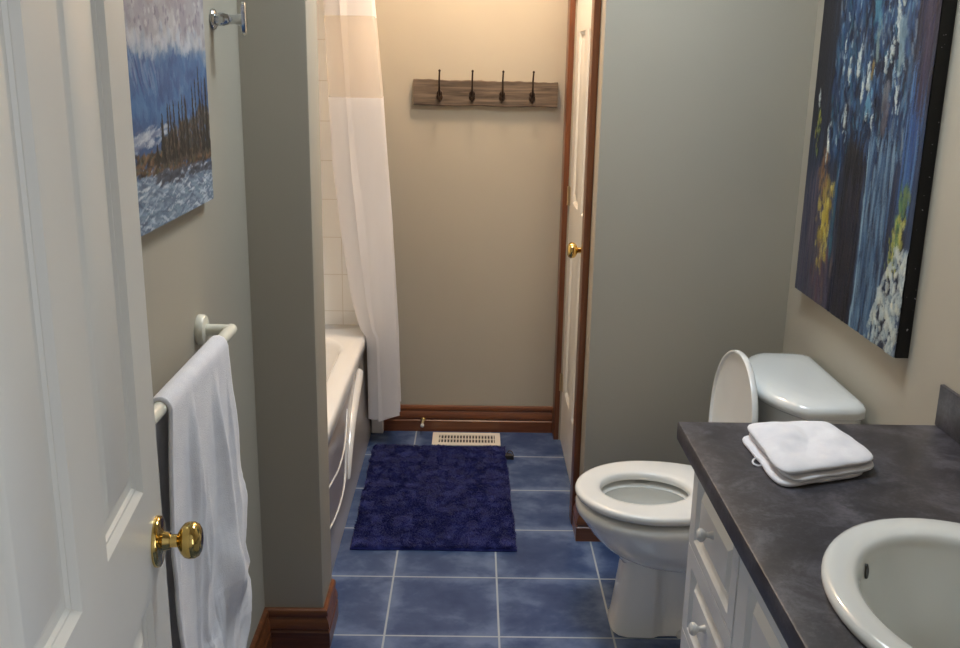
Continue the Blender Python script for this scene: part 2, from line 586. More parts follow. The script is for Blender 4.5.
# entry door ---------------------------------------------------------
ang = math.radians(6.18)
Lp = Vector((-.178 + .0019, -1.125 - .0179, 0)); dd = Vector((math.sin(ang), -math.cos(ang), 0)); nn = Vector((math.cos(ang), math.sin(ang), 0))
def fd(s, z, d):
    return Lp + dd * s + nn * d + Vector((0, 0, z))
DW = .612
t = thing('door_2', 'large open white six panel door at the left with a brass knob', 'door', tuple(Lp + dd * DW), kind='structure')
bm = B(); slab(bm, 0, DW, .010, DH - .003, .035, [(s0, s1, z0, z1) for s0, s1 in ((.082, .252), (.342, .512)) for z0, z1 in ((.235, .85), (.985, 1.60), (1.70, 1.92))], PROF, fd)
obj('door_leaf', bm, M['white'], t, sharp=25)
for sgn, dep in ((1, 0), (-1, -.048)):
    bm = B(); rose_mesh(bm, fd(.040, .900, dep), nn * sgn)
    obj('door_rosette', bm, M['brass'], t, 'round brass rosette')
    bm = B(); knob_mesh(bm, fd(.040, .900, dep), nn * sgn, .86 if sgn > 0 else .8)
    obj('door_knob', bm, M['brass'], t, 'shiny brass door knob')
bm = B(); box(bm, (0, 0, 0), (.0022, .024, .057), .0005, 1)
bmesh.ops.transform(bm, matrix=Matrix.Translation(fd(-.0012, .8715, -.0295)) @ Matrix(((-dd.x * -1, nn.x, 0), (-dd.y * -1, nn.y, 0), (0, 0, 1))).to_4x4(), verts=bm.verts[:])
obj('latch_plate', bm, M['brass'], t, 'thin brass latch plate')
for z in (.25, 1.0, 1.8):
    bm = B(); lathe(bm, fd(DW + .007, z - .045, -.003), (0, 0, 1), [(0, .006), (.09, .006)], 12)
    obj('hinge', bm, M['brass'], t)

# ------------------------------------------------------------------ bathtub
TX0, TX1, TY0, TY1, TZ = -.945, -.186, .112, 1.494, .455
t = thing('bathtub', 'white acrylic bathtub with a sculpted apron behind the partition', 'bathtub', ((TX0 + TX1) / 2, (TY0 + TY1) / 2, 0))
def rrect(x0, x1, y0, y1, z, r, n=10):
    out = []
    for cx, cy, a0 in ((x1 - r, y1 - r, 0), (x0 + r, y1 - r, PI / 2), (x0 + r, y0 + r, PI), (x1 - r, y0 + r, 1.5 * PI)):
        for k in range(n + 1):
            a = a0 + PI / 2 * k / n
            out.append((cx + r * math.cos(a), cy + r * math.sin(a), z))
    return out
ix0, ix1, iy0, iy1 = TX0 + .09, -.262, TY0 + .12, 1.33
rings = [rrect(TX0, TX1 - .006, TY0, TY1, .405, .004), rrect(TX0, TX1, TY0, TY1, .412, .006), rrect(TX0, TX1, TY0, TY1, .440, .006), rrect(TX0 + .002, TX1 - .003, TY0 + .002, TY1 - .002, .451, .008), rrect(TX0 + .006, TX1 - .010, TY0 + .008, TY1 - .006, TZ, .012),
         rrect(ix0 - .012, ix1 + .012, iy0 - .012, iy1 + .012, TZ - .001, .20), rrect(ix0 - .003, ix1 + .003, iy0 - .003, iy1 + .003, TZ - .006, .195),
         rrect(ix0 + .004, ix1 - .006, iy0 + .004, iy1 - .008, TZ - .022, .19), rrect(ix0 + .02, ix1 - .02, iy0 + .02, iy1 - .05, .33, .18), rrect(ix0 + .04, ix1 - .045, iy0 + .06, iy1 - .12, .18, .16),
         rrect(ix0 + .07, ix1 - .07, iy0 + .10, iy1 - .18, .12, .13), rrect(ix0 + .12, ix1 - .12, iy0 + .16, iy1 - .25, .10, .10)]
bm = B(); loft(bm, rings, cap0=False)
obj('basin', bm, M['acrylic'], t, sharp=50)
bm = B()
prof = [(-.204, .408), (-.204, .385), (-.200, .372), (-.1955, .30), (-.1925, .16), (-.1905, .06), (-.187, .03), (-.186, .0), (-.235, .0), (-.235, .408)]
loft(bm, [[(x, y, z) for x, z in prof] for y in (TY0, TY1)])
ap = obj('apron', bm, M['apron'], t, 'glossy apron panel greyed for shade')
def ax(z):   # apron surface x at height z
    pts = [(0, -.186), (.06, -.1905), (.16, -.1925), (.30, -.1955), (.372, -.200), (.5, -.204)]
    for (a, b), (c, d) in zip(pts, pts[1:]):
        if a <= z <= c:
            return b + (d - b) * (z - a) / (c - a)
    return -.2
def ridge(pts, r):
    bm = B(); P = smooth_path([(ax(z), y, z) for y, z in pts], 8)
    tube(bm, P, r, 10, smooth=0)
    return obj('apron_ridge', bm, M['acrylic'], ap, 'thin curved raised line')
ridge([(.16, .278), (.29, .272), (.414, .252), (.563, .231), (.666, .237), (.725, .252), (.77, .29), (.82, .34)], .0032)
ridge([(.16, .152), (.286, .146), (.431, .122), (.545, .112), (.648, .121), (.697, .152), (.722, .195), (.74, .25)], .0036)
bm = B()
cl = smooth_path([(0, 1.13, .372), (0, 1.09, .345), (0, .99, .312), (0, .90, .268), (0, .835, .215), (0, .79, .16), (0, .768, .105)], 8)
rings = []
for i, q in enumerate(cl):
    k = i / (len(cl) - 1)
    d = (cl[min(i + 1, len(cl) - 1)] - cl[max(i - 1, 0)]).normalized(); w = Vector((0, -d.z, d.y))
    hw = .020 * (1 - k) ** .7 + .005
    h = .020 * (1 - k) ** .5 + .004
    rings.append([Vector((ax(q.z), 0, 0)) + q * 1. + w * (hw * math.cos(a)) + Vector((h * math.sin(a), 0, 0)) for a in [PI * j / 10 for j in range(11)] + [1.5 * PI]])
loft(bm, rings)
obj('apron_band', bm, M['acrylic'], ap, 'wide white curved band sweeping down the apron')
structure('trim_tub_end', box(B(), (-.184, 1.455, 0), (-.136, YF, .075), .003, 1), M['acrylic'], 'small white filler between the tub apron and the far baseboard', 'trim')

# ------------------------------------------------------------------ shower curtain
ZR = 1.97
t = thing('shower_curtain', 'white shower curtain with a sheer band bunched at the tub end', 'curtain', (-.22, 1.37, ZR))
def lerp(x, pts):
    for (a, b), (c, d) in zip(pts, pts[1:]):
        if x <= c:
            return b + (d - b) * max(0, (x - a) / (c - a))
    return pts[-1][1]
def curt(z0, z1):
    def f(u, v):
        z = z0 + (z1 - z0) * v
        ph = u * 5 * 2 * PI - .5
        k = .5 + .5 * math.sin(ph + .25 * math.sin(5 * z) * u)
        k = k ** .8
        l = lerp(z, [(0, -.180), (.30, -.181), (.456, -.183), (.474, -.203), (.60, -.236), (.85, -.272), (1.1, -.298), (1.36, -.308), (1.7, -.318), (2, -.30)])
        r = lerp(z, [(0, -.052), (.5, -.064), (.9, -.080), (1.36, -.112), (1.7, -.142), (2, -.15)])
        am = .75 + .25 * math.sin(u * 9. + 1.)
        x = l + (r - l) * (.5 + (k - .5) * (1 if u < .35 else am))
        y = lerp(u, [(0, 1.275), (1, 1.475)]) + .012 * math.cos(ph) + .004 * math.sin(7 * z + 3 * u)
        return (x, y, z)
    return f
zb = .118
def lower(u, v):
    p = curt(zb, 1.357)(u, v)
    return (p[0], p[1], p[2] + (1 - v) ** 5 * (.010 * math.sin(u * 9) + .26 * max(-.03, p[0] + .125)))
for nm, a, b, mm, lab in (('lower_panel', zb, 1.357, 'curtain', 'opaque white lower cloth'), ('sheer_band', 1.357, 1.638, 'sheer', 'see-through pale band'), ('top_panel', 1.638, ZR - .03, 'curtain', 'opaque white top cloth')):
    bm = B(); grid_surface(bm, 150, 40 if a < 1 else 14, lower if a < 1 else curt(a, b))
    obj(nm, bm, M[mm], t, lab, sharp=180, flip=False)
for k in range(6):
    bm = B(); y = 1.29 + k * .035
    tube(bm, [(-.22 + .022 * math.cos(a), y, ZR + .005 + .028 * math.sin(a)) for a in [2 * PI * j / 16 for j in range(17)]], .002, 6, smooth=0)
    obj('ring', bm, M['chrome'], t)
bm = B(); lathe(bm, (-.22, .108, ZR + .012), (0, 1, 0), [(0, .028), (.008, .028), (.012, .0125), (1.375, .0125), (1.379, .028), (1.388, .028)], 20)
setp(obj('curtain_rod', bm, M['chrome']), 'chrome rod carrying the shower curtain above the tub', 'rod')

# ------------------------------------------------------------------ coat rack on the far wall
YK = YF - .028
t = thing('coat_rack', 'weathered grey wood board with four iron hooks on the far wall', 'coat rack', (.262, YF, 1.372))
bm = B()
def rackp(u, v, y):
    x = -.011 + .547 * u
    zt = 1.4215 + .0012 * math.sin(19 * u) - .004 * u + .0008 * math.sin(71 * u)
    zbm = 1.3255 + .0015 * math.sin(15 * u + 1) + .0006 * math.sin(57 * u)
    return (x, y, zbm + (zt - zbm) * v)
n = 60
rings = []
for i in range(n + 1):
    u = i / n
    a, b = rackp(u, 0, YK), rackp(u, 1, YK)
    rings.append([(a[0], YF - .0001, a[2]), (a[0], YK + .003, a[2]), (a[0], YK, a[2] + .003), (b[0], YK - .001, (a[2] + b[2]) / 2), (b[0], YK, b[2] - .003), (b[0], YK + .003, b[2]), (b[0], YF - .0001, b[2])])
loft(bm, rings)
obj('board', bm, M['oldwood'], t, 'grey brown weathered board', sharp=30)
for x in (.0885, .2115, .3255, .4385):
    bm = B()
    # wall plate, tall upper prong with a bead, short lower hook
    lathe(bm, (x, YK - .001, 1.357), (0, -1, 0), [(0, .0125), (.003, .012), (.006, .008), (.008, .0001)], 16)
    lathe(bm, (x, YK - .001, 1.372), (0, -1, 0), [(0, .011), (.004, .0105), (.008, .006), (.009, .0001)], 16)
    tube(bm, [(x, YK - .004, 1.362), (x, YK - .022, 1.366), (x, YK - .036, 1.385), (x, YK - .044, 1.42), (x + .001, YK - .052, 1.452)], lambda k: .0046 - .0016 * k, 10)
    lathe(bm, (x + .001, YK - .0522, 1.450), (0, -.25, 1), [(0, .002), (.002, .0038), (.005, .0046), (.008, .0036), (.010, .0005)], 12)
    tube(bm, [(x, YK - .004, 1.356), (x, YK - .016, 1.345), (x, YK - .026, 1.343), (x, YK - .032, 1.351), (x, YK - .033, 1.358)], lambda k: .0042 - .0008 * k, 10)
    obj('hook', bm, M['iron'], t, 'dark iron hook')

# ------------------------------------------------------------------ floor register, door stop, wedge
VX0, VX1, VY0, VY1 = .070, .346, 1.333, 1.466
t = thing('floor_vent', 'white slotted floor register between the navy rug and far baseboard', 'vent', ((VX0 + VX1) / 2, (VY0 + VY1) / 2, 0))
bm = B()
fz = .005
for lo, hi in (((VX0, VY0), (VX1, VY0 + .026)), ((VX0, VY1 - .026), (VX1, VY1)), ((VX0, VY0 + .026), (VX0 + .026, VY1 - .026)), ((VX1 - .022, VY0 + .026), (VX1, VY1 - .026))):
    box(bm, (*lo, .0004), (*hi, fz))
bmesh.ops.remove_doubles(bm, verts=bm.verts[:], dist=1e-6)
obj('frame', bm, M['vent'], t)
bm = B(); box(bm, (VX0 + .02, VY0 + .02, .0002), (VX1 - .018, VY1 - .02, .0008))  # thin dark sheet standing for the shade under the slats
obj('duct_shade_sheet', bm, M['shade_dark'], t, 'dark sheet for the shade below the slats')
bm = B()
ns = 18
for k in range(ns):
    x = VX0 + .034 + (VX1 - VX0 - .062) * k / (ns - 1)
    box(bm, (x - .0024, VY0 + .026, .001), (x + .0024, VY1 - .026, fz - .0003))
box(bm, (VX0 + .026, (VY0 + VY1) / 2 - .003, .001), (VX1 - .022, (VY0 + VY1) / 2 + .003, fz - .0006))
obj('slat', bm, M['vent'], t)
bm = B(); box(bm, (VX0 + .028, VY0 + .052, .001), (VX0 + .036, VY0 + .070, .009), .001, 1)
obj('damper_lever', bm, M['vent'], t)

t = thing('door_stop', 'small spring door stop with a white tip on the far baseboard', 'door stop', (.027, YF - .017, .052))
bm = B(); lathe(bm, (.027, YF - .0165, .052), (0, -1, 0), [(0, .010), (.004, .010), (.008, .006), (.010, .0001)], 14)
obj('base', bm, M['brass'], t, 'small brass base')
bm = B()
tube(bm, [(.027 + .0042 * math.cos(a), YF - .024 - .045 * a / (2 * PI * 12), .052 - .004 * (a / (2 * PI * 12)) + .0042 * math.sin(a)) for a in [2 * PI * k / 10 for k in range(121)]], .0011, 5, smooth=0)
obj('spring', bm, M['brownhead'], t, 'coiled metal spring')
bm = B(); lathe(bm, (.027, YF - .066, .048), (0, -1, -.08), [(0, .006), (.004, .0075), (.012, .0075), (.015, .005), (.016, .0001)], 14)
obj('tip', bm, M['plastic'], t, 'round white rubber tip')

t = thing('rubber_wedge', 'small black rubber wedge on the tiles at the far corner of the navy rug', 'wedge', (.372, 1.225, 0))
bm = B()
pts = [(-.013, -.026), (.022, -.026), (.013, .026), (-.010, .026)]
loft(bm, [[(.372 + x, 1.225 + y, .0005) for x, y in pts], [(.372 + x * .95, 1.225 + y * .95, .006 + (.010 if y < 0 else 0)) for x, y in pts], [(.372 + x * .6, 1.225 + y * .7, .010 + (.010 if y < 0 else 0)) for x, y in pts]])
obj('body', bm, M['black'], t)
bm = B(); tube(bm, [(.368, 1.235, .010), (.376, 1.24, .020), (.388, 1.23, .020), (.394, 1.215, .008)], .0022, 8)
obj('loop', bm, M['black'], t, 'small black loop')

# ------------------------------------------------------------------ rug
RX0, RX1, RY0, RY1 = -.150, .377, .468, 1.306
def make_rug():
    verts, faces = [], []
    # backing with rounded body
    nx, ny = 40, 64
    hgt = vnoise(ny + 1, nx + 1, 20, 14)
    for j in range(ny + 1):
        for i in range(nx + 1):
            x = RX0 + (RX1 - RX0) * i / nx; y = RY0 + (RY1 - RY0) * j / ny
            e = min(i, nx - i, j, ny - j)
            verts.append((x + .002 * math.sin(y * 21), y + .002 * math.sin(x * 17), .004 if e == 0 else .010 + .003 * hgt[j, i]))
    def vid(i, j): return j * (nx + 1) + i
    for j in range(ny):
        for i in range(nx):
            faces.append((vid(i, j), vid(i + 1, j), vid(i + 1, j + 1), vid(i, j + 1)))
    b0 = len(verts)
    ring = [(i, 0) for i in range(nx)] + [(nx, j) for j in range(ny)] + [(i, ny) for i in range(nx, 0, -1)] + [(0, j) for j in range(ny, 0, -1)]
    for i, j in ring:
        v = verts[vid(i, j)]; verts.append((v[0], v[1], .0005))
    for k in range(len(ring)):
        k2 = (k + 1) % len(ring)
        faces.append((b0 + k, b0 + k2, vid(*ring[k2]), vid(*ring[k])))
    faces.append(tuple(b0 + k for k in range(len(ring)))[::-1])
    lean = vnoise(256, 256, 22, 15) * 2 * PI * 1.3
    N = 44000
    px = rng.uniform(RX0 + .003, RX1 - .003, N); py = rng.uniform(RY0 + .003, RY1 - .003, N)
    hh = rng.uniform(.006, .010, N); rr = rng.uniform(.0011, .0019, N); jit = rng.uniform(-.9, .9, N)
    for x, y, h, r, q in zip(px, py, hh, rr, jit):
        a = lean[int((y - RY0) / (RY1 - RY0) * 255), int((x - RX0) / (RX1 - RX0) * 255)] + q
        dx, dy = math.cos(a) * h * .75, math.sin(a) * h * .75
        tx = min(max(x + dx, RX0 - .003), RX1 + .003); ty = min(max(y + dy, RY0 - .003), RY1 + .003)
        b = len(verts)
        for k in range(3):
            w = a + 2.094 * k
            verts.append((x + r * math.cos(w), y + r * math.sin(w), .009))
        for k in range(3):
            w = a + 2.094 * k
            verts.append((tx + .7 * r * math.cos(w), ty + .7 * r * math.sin(w), .010 + h * .7))
        for k in range(3):
            k2 = (k + 1) % 3
            faces.append((b + k, b + k2, b + 3 + k2, b + 3 + k))
        faces.append((b + 3, b + 4, b + 5))
    verts = [(x - .013 * (y - RY0) / (RY1 - RY0), y, z) for x, y, z in verts]
    me = bpy.data.meshes.new('bath_rug')
    me.from_pydata(verts, [], faces)
    me.materials.append(M['rug'])
    me.polygons.foreach_set('use_smooth', [True] * len(me.polygons))
    me.update()
    o = bpy.data.objects.new('bath_rug', me)
    C.objects.link(o)
    return o
setp(make_rug(), 'navy blue shag bath rug lying on the tile floor beside the tub', 'rug')

# ------------------------------------------------------------------ toilet
TC, TT = .080, .073              # centre lines of bowl and tank in y
t = thing('toilet', 'white two piece toilet with raised lid beside the vanity', 'toilet', (.80, TC, 0))
def egg(xf, xb, hw, z, n=64, yc=TC, xmax=.945, fr=.445):
    """rounded outline: round front to -x, longer narrowing back cut off at xmax"""
    xm = xf + (xb - xf) * fr
    out = []
    for k in range(n):
        a = 2 * PI * k / n
        c, s = math.cos(a), math.sin(a)
        out.append((min(xmax, xm + (xm - xf if c < 0 else xb - xm) * c), yc + hw * s, z))
    return out
# pedestal: narrow front block, recessed behind
def ped(z, xf, hwf, hwb, xs=.725, xb=1.06):
    o = []
    r = .045
    half = [(xf, 0), (xf + .001, hwf * .35), (xf + .006, hwf * .65), (xf + .018, hwf * .88), (xf + .04, hwf), (xs - .01, hwf * 1.02), (xs, hwf), (xs + .012, hwb), (xs + .04, hwb * .98), ((xs + xb) / 2, hwb), (xb - .03, hwb), (xb, hwb * .8)]
    o = [(x, TC + y, z) for x, y in half] + [(x, TC - y, z) for x, y in half[::-1][:-1]]
    return o
bm = B(); loft(bm, [ped(.002, .613, .079, .072), ped(.012, .614, .078, .070), ped(.025, .618, .076, .060), ped(.09, .626, .073, .055), ped(.17, .635, .071, .052), ped(.25, .65, .069, .052)])
obj('pedestal', bm, M['porcelain'], t, sharp=60)
xb = .985
R = [egg(.67, 1.00, .075, .200), egg(.642, .99, .096, .207), egg(.618, .985, .114, .222), egg(.584, .98, .137, .247), egg(.552, .975, .158, .282), egg(.532, .97, .172, .312), egg(.517, .968, .181, .332), egg(.5085, .966, .1865, .343), egg(.507, .966, .188, .354), egg(.509, .965, .186, .365), egg(.518, .955, .178, .371), egg(.53, .945, .165, .372),
     egg(.572, .812, .100, .371), egg(.577, .806, .095, .362), egg(.568, .816, .104, .350), egg(.580, .80, .093, .30), egg(.61, .775, .074, .235), egg(.645, .745, .05, .18), egg(.68, .71, .02, .165)]
bm = B(); loft(bm, R)
obj('bowl', bm, M['porcelain'], t, sharp=60)
bm = B(); box(bm, (.90, TC - .115, .30), (1.15, TC + .115, .392), .018, 3)
obj('tank_shelf', bm, M['porcelain'], t)
bm = B()
S = [egg(.520, .952, .172, 0.3820), egg(.511, .960, .181, 0.3825), egg(.506, .965, .1855, 0.3865), egg(.5045, .966, .187, 0.3935), egg(.506, .965, .1855, 0.3995), egg(.511, .961, .181, 0.4035), egg(.519, .954, .173, 0.4050), egg(.555, .835, .117, 0.4050), egg(.566, .818, .103, 0.4035), egg(.571, .810, .0965, 0.3995), egg(.573, .807, .095, 0.3915), egg(.573, .807, .095, 0.3835), egg(.567, .815, .101, 0.3820)]
V = [[bm.verts.new(p) for p in r] for r in S]
for a, b in zip(V, V[1:] + V[:1]):
    for i in range(len(a)):
        j = (i + 1) % len(a); bm.faces.new((a[i], a[j], b[j], b[i]))
obj('seat', bm, M['plastic'], t, 'smooth white seat ring', sharp=60)
# raised lid: same outline stood on its hinge, leaning on the tank
LX, LZ, LT = .888, .406, math.radians(94.)
def lid_ring(sc, off, rim=0):
    """outline in the lid plane; off = height over the lid face towards the bowl (-x)"""
    out = []
    for x, y, _ in egg(.568, .966, .193, 0, 64, TT, .945, .42):
        d = .945 - x                      # distance from hinge
        c = .19
        d2 = c + (d - c) * sc
        yy = TT + (y - TT) * sc
        out.append((LX - off * math.sin(LT) + d2 * math.cos(PI - LT), yy, LZ + d2 * math.sin(LT)))
    return out
bm = B()
loft(bm, [lid_ring(.94, -.010), lid_ring(.985, -.008), lid_ring(1., -.003), lid_ring(1., .005), lid_ring(.993, .0075), lid_ring(.970, .0075), lid_ring(.962, .005), lid_ring(.955, .001), lid_ring(.93, -.0005)])
obj('lid', bm, M['plastic'], t, 'raised white lid leaning on the tank', sharp=50)
for s in (-1, 1):
    bm = B(); lathe(bm, (.918, TT + s * .075 - .02, .408), (0, 1, 0), [(0, .006), (.003, .010), (.037, .010), (.04, .006)], 16)
    obj('hinge', bm, M['plastic'], t)
def tankout(z, xf, bow, hw, xb=1.162, r=.03, n=14):
    o = []
    # back right to back left, then bowed front
    for k in range(n + 1):
        u = -1 + 2 * k / n
        o.append((xf + bow * (abs(u) ** 2.4), TT + hw * u, z))
    rr = r
    cor = [(xb - rr, 1.), (xb - rr * .3, 1 - rr * .3 / hw), (xb, 1 - rr / hw), (xb, .5), (xb, 0), (xb, -.5), (xb, -1 + rr / hw), (xb - rr * .3, -1 + rr * .3 / hw), (xb - rr, -1.)]
    o += [(x, TT + hw * u, z) for x, u in cor]
    return o
bm = B(); loft(bm, [tankout(.385, .985, .05, .17), tankout(.395, .972, .05, .182), tankout(.42, .968, .052, .188), tankout(.60, .960, .056, .205), tankout(.690, .957, .058, .210)])
obj('tank', bm, M['porcelain'], t, sharp=60)
bm = B(); loft(bm, [tankout(.684, .949, .078, .213), tankout(.685, .938, .080, .222), tankout(.691, .931, .084, .2285), tankout(.702, .929, .085, .230), tankout(.711, .931, .084, .228), tankout(.718, .940, .081, .220, 1.158), tankout(.7235, .962, .072, .203, 1.15), tankout(.7265, .99, .058, .178, 1.135), tankout(.728, 1.03, .038, .13, 1.11)])
obj('tank_lid', bm, M['porcelain'], t, 'glossy bowed tank cover', sharp=60)
for s in (-1, 1):
    bm = B(); lathe(bm, (.80, TC + s * .068, .001), (0, 0, 1), [(0, .014), (.006, .014), (.014, .009), (.017, .0001)], 14)
    obj('bolt_cap', bm, M['plastic'], t)

# ------------------------------------------------------------------ vanity
FX, VY1_, VY0_ = .690, -.492, YB + .004
t = thing('vanity_cabinet', 'white painted vanity cabinet with routed drawers and round knobs', 'cabinet', ((FX + XR) / 2, (VY0_ + VY1_) / 2, 0))
bm = B()
box(bm, (FX + .02, VY1_ - .018, 0), (XR - .003, VY1_, .75)); box(bm, (FX + .02, VY0_, 0), (XR - .003, VY0_ + .018, .75))
box(bm, (FX + .02, VY0_ + .018, .09), (XR - .003, VY1_ - .018, .108)); box(bm, (FX + .075, VY0_ + .018, 0), (FX + .09, VY1_ - .018, .09))
cols = [(-.497, -.842), (-.846, -1.135), (-1.139, -1.428), (-1.432, -1.752)]
# face frame
for y0, y1 in ((VY1_, VY1_ - .03), (-.83, -.858), (-1.42, -1.446), (VY0_ + .03, VY0_)):
    box(bm, (FX + .002, y0, .09), (FX + .02, y1, .75))
for z0, z1 in ((.09, .12), (.722, .75)):
    box(bm, (FX + .002, VY0_ + .03, z0), (FX + .02, VY1_ - .03, z1))
obj('body', bm, M['cabinet'], t)
RP = [(.002, -.0004), (.015, -.0115), (.018, -.0115), (.034, -.0012)]
def vf(s, z, d):
    return (FX - .018 - d * 1. - 0., s, z) if False else (FX - .018 - d, s, z)
def front(name, y0, y1, z0, z1, ins, knob, inset_prof=RP):
    lo, hi = min(y0, y1) + .0015, max(y0, y1) - .0015
    bm = B(); slab(bm, lo, hi, z0, z1, .0185, [(lo + ins, hi - ins, z0 + ins * .5, z1 - ins)], inset_prof, vf, both=False)
    o = obj(name, bm, M['cabinet'], t, sharp=20)
    ky, kz = knob
    bm = B(); lathe(bm, (FX - .018 + .003, ky, kz), (-1, 0, 0), [(0, .0085), (.004, .0075), (.010, .0052), (.015, .0056), (.018, .0095), (.0225, .0125), (.027, .0125), (.0305, .0095), (.032, .0045), (.032, .0001)], 22)
    obj('knob', bm, M['plastic'], o, 'round white knob')
for cy0, cy1 in (cols[0], cols[3]):
    ym = (cy0 + cy1) / 2
    for z0, z1 in ((.552, .745), (.356, .549), (.108, .353)):
        front('drawer', cy0, cy1, z0, z1, .036, (ym, (z0 + z1) / 2 + .005))
front('door', cols[1][0], cols[1][1], .108, .745, .055, (cols[1][1] + .027, .665))
front('door', cols[2][0], cols[2][1], .108, .745, .055, (cols[2][0] - .027, .665))

# countertop with basin cut-out
CXF, CY1, CY0, CZ = .645, -.440, YB + .003, .79
SX, SY = .918, -1.15
t = thing('countertop', 'dark slate grey laminate countertop with a short backsplash', 'countertop', (.91, -1.1, .75))
bm = B()
hole = [(SX + .187 * math.cos(2 * PI * k / 64), SY + .235 * math.sin(2 * PI * k / 64)) for k in range(64)]
XB = XR - .002
def ring_to(x, y):
    # project hole point outwards onto the rectangle
    dx, dy = x - SX, y - SY
    kx = ((XB if dx > 0 else CXF + .004) - SX) / dx if abs(dx) > 1e-9 else 1e9
    ky = ((CY1 - .004 if dy > 0 else CY0) - SY) / dy if abs(dy) > 1e-9 else 1e9
    k = min(kx, ky)
    return (SX + dx * k, SY + dy * k)
# outer loop follows the rectangle: add the corners
ang_pts = [2 * PI * k / 64 for k in range(64)]
for cx, cy in ((XB, CY1 - .004), (CXF + .004, CY1 - .004), (CXF + .004, CY0), (XB, CY0)):
    a = math.atan2((cy - SY) / .235, (cx - SX) / .187) % (2 * PI)
    ang_pts.append(a)
ang_pts = sorted(ang_pts)
hole = [(SX + .187 * math.cos(a), SY + .235 * math.sin(a)) for a in ang_pts]
outer = [ring_to(x, y) for x, y in hole]
def grow(p, e):
    x, y = p
    if abs(x - (CXF + .004)) < 1e-6: x -= e
    if abs(y - (CY1 - .004)) < 1e-6: y += e
    return x, y
T0 = CZ - .038
loft(bm, [[(x, y, T0) for x, y in hole], [(*grow(p, .0035), T0) for p in outer], [(*grow(p, .004), T0 + .002) for p in outer], [(*grow(p, .004), CZ - .004) for p in outer], [(*grow(p, .003), CZ - .001) for p in outer], [(*p, CZ) for p in outer], [(x, y, CZ) for x, y in hole], [(x, y, T0) for x, y in hole]], False, False)
bmesh.ops.remove_doubles(bm, verts=bm.verts[:], dist=1e-5)
obj('slab', bm, M['counter'], t, sharp=50)
bm = B(); box(bm, (XR - .010, CY0, CZ), (XR - .001, CY1 + .001, CZ + .087), .002, 2)
obj('backsplash', bm, M['counter'], t)

# sink
t = thing('sink', 'white oval drop-in basin set in the grey countertop', 'sink', (SX, SY, CZ))
def ell(cx, cy, hx, hy, z, n=72, p=2.):
    o = []
    for k in range(n):
        c, s = math.cos(2 * PI * k / n), math.sin(2 * PI * k / n)
        o.append((cx + hx * math.copysign(abs(c) ** (2 / p), c), cy + hy * math.copysign(abs(s) ** (2 / p), s), z))
    return o
IX, IY = .908, -1.155
bm = B()
loft(bm, [ell(SX, SY, .180, .228, CZ - .03), ell(SX, SY, .184, .232, CZ + .0008), ell(SX, SY, .206, .256, CZ + .0006), ell(SX, SY, .2085, .2585, CZ + .005), ell(SX, SY, .2078, .2578, CZ + .0105), ell(SX, SY, .204, .254, CZ + .0155), ell(SX, SY, .197, .247, CZ + .0178), ell((SX + IX) / 2, (SY + IY) / 2, .178, .224, CZ + .0184), ell(IX, IY, .161, .203, CZ + .0172), ell(IX, IY, .1555, .1975, CZ + .0135), ell(IX, IY, .151, .193, CZ + .006), ell(IX, IY, .148, .190, CZ - .006), ell(IX, IY, .146, .188, CZ - .035), ell(IX, IY, .143, .184, CZ - .07), ell(IX + .001, IY, .138, .178, CZ - .10), ell(IX + .002, IY, .128, .165, CZ - .13), ell(IX + .004, IY, .108, .14, CZ - .155), ell(IX + .005, IY, .080, .104, CZ - .171), ell(IX + .007, IY, .050, .062, CZ - .179), ell(IX + .008, IY, .022, .022, CZ - .182)], cap0=False)
obj('basin', bm, M['sinkmat'], t, sharp=60)
bm = B()
ov = Vector((IX - .1035, IY + .134, CZ - .010))  # dark disc on the basin wall standing for shade inside the overflow
nv = Vector((.74, -.62, .12)).normalized()
d, u, v = frame_of(nv)
for k in range(1):
    ring = []
    rings = []
    for tt, rr in ((-.004, .0115), (.0012, .0115), (.002, .010), (.0014, .0001)):
        rings.append([ov + d * tt + u * (rr * .62 * math.cos(a)) + v * (rr * math.sin(a)) for a in [2 * PI * j / 20 for j in range(20)]])
    loft(bm, rings)
obj('overflow_shade_disc', bm, M['shade_dark'], t, 'small dark disc for the shaded overflow hole')
bm = B(); lathe(bm, (IX + .008, IY, CZ - .1825), (0, 0, 1), [(0, .021), (.003, .021), (.004, .015), (.003, .0001)], 24)
obj('drain', bm, M['chrome'], t, 'chrome drain ring')

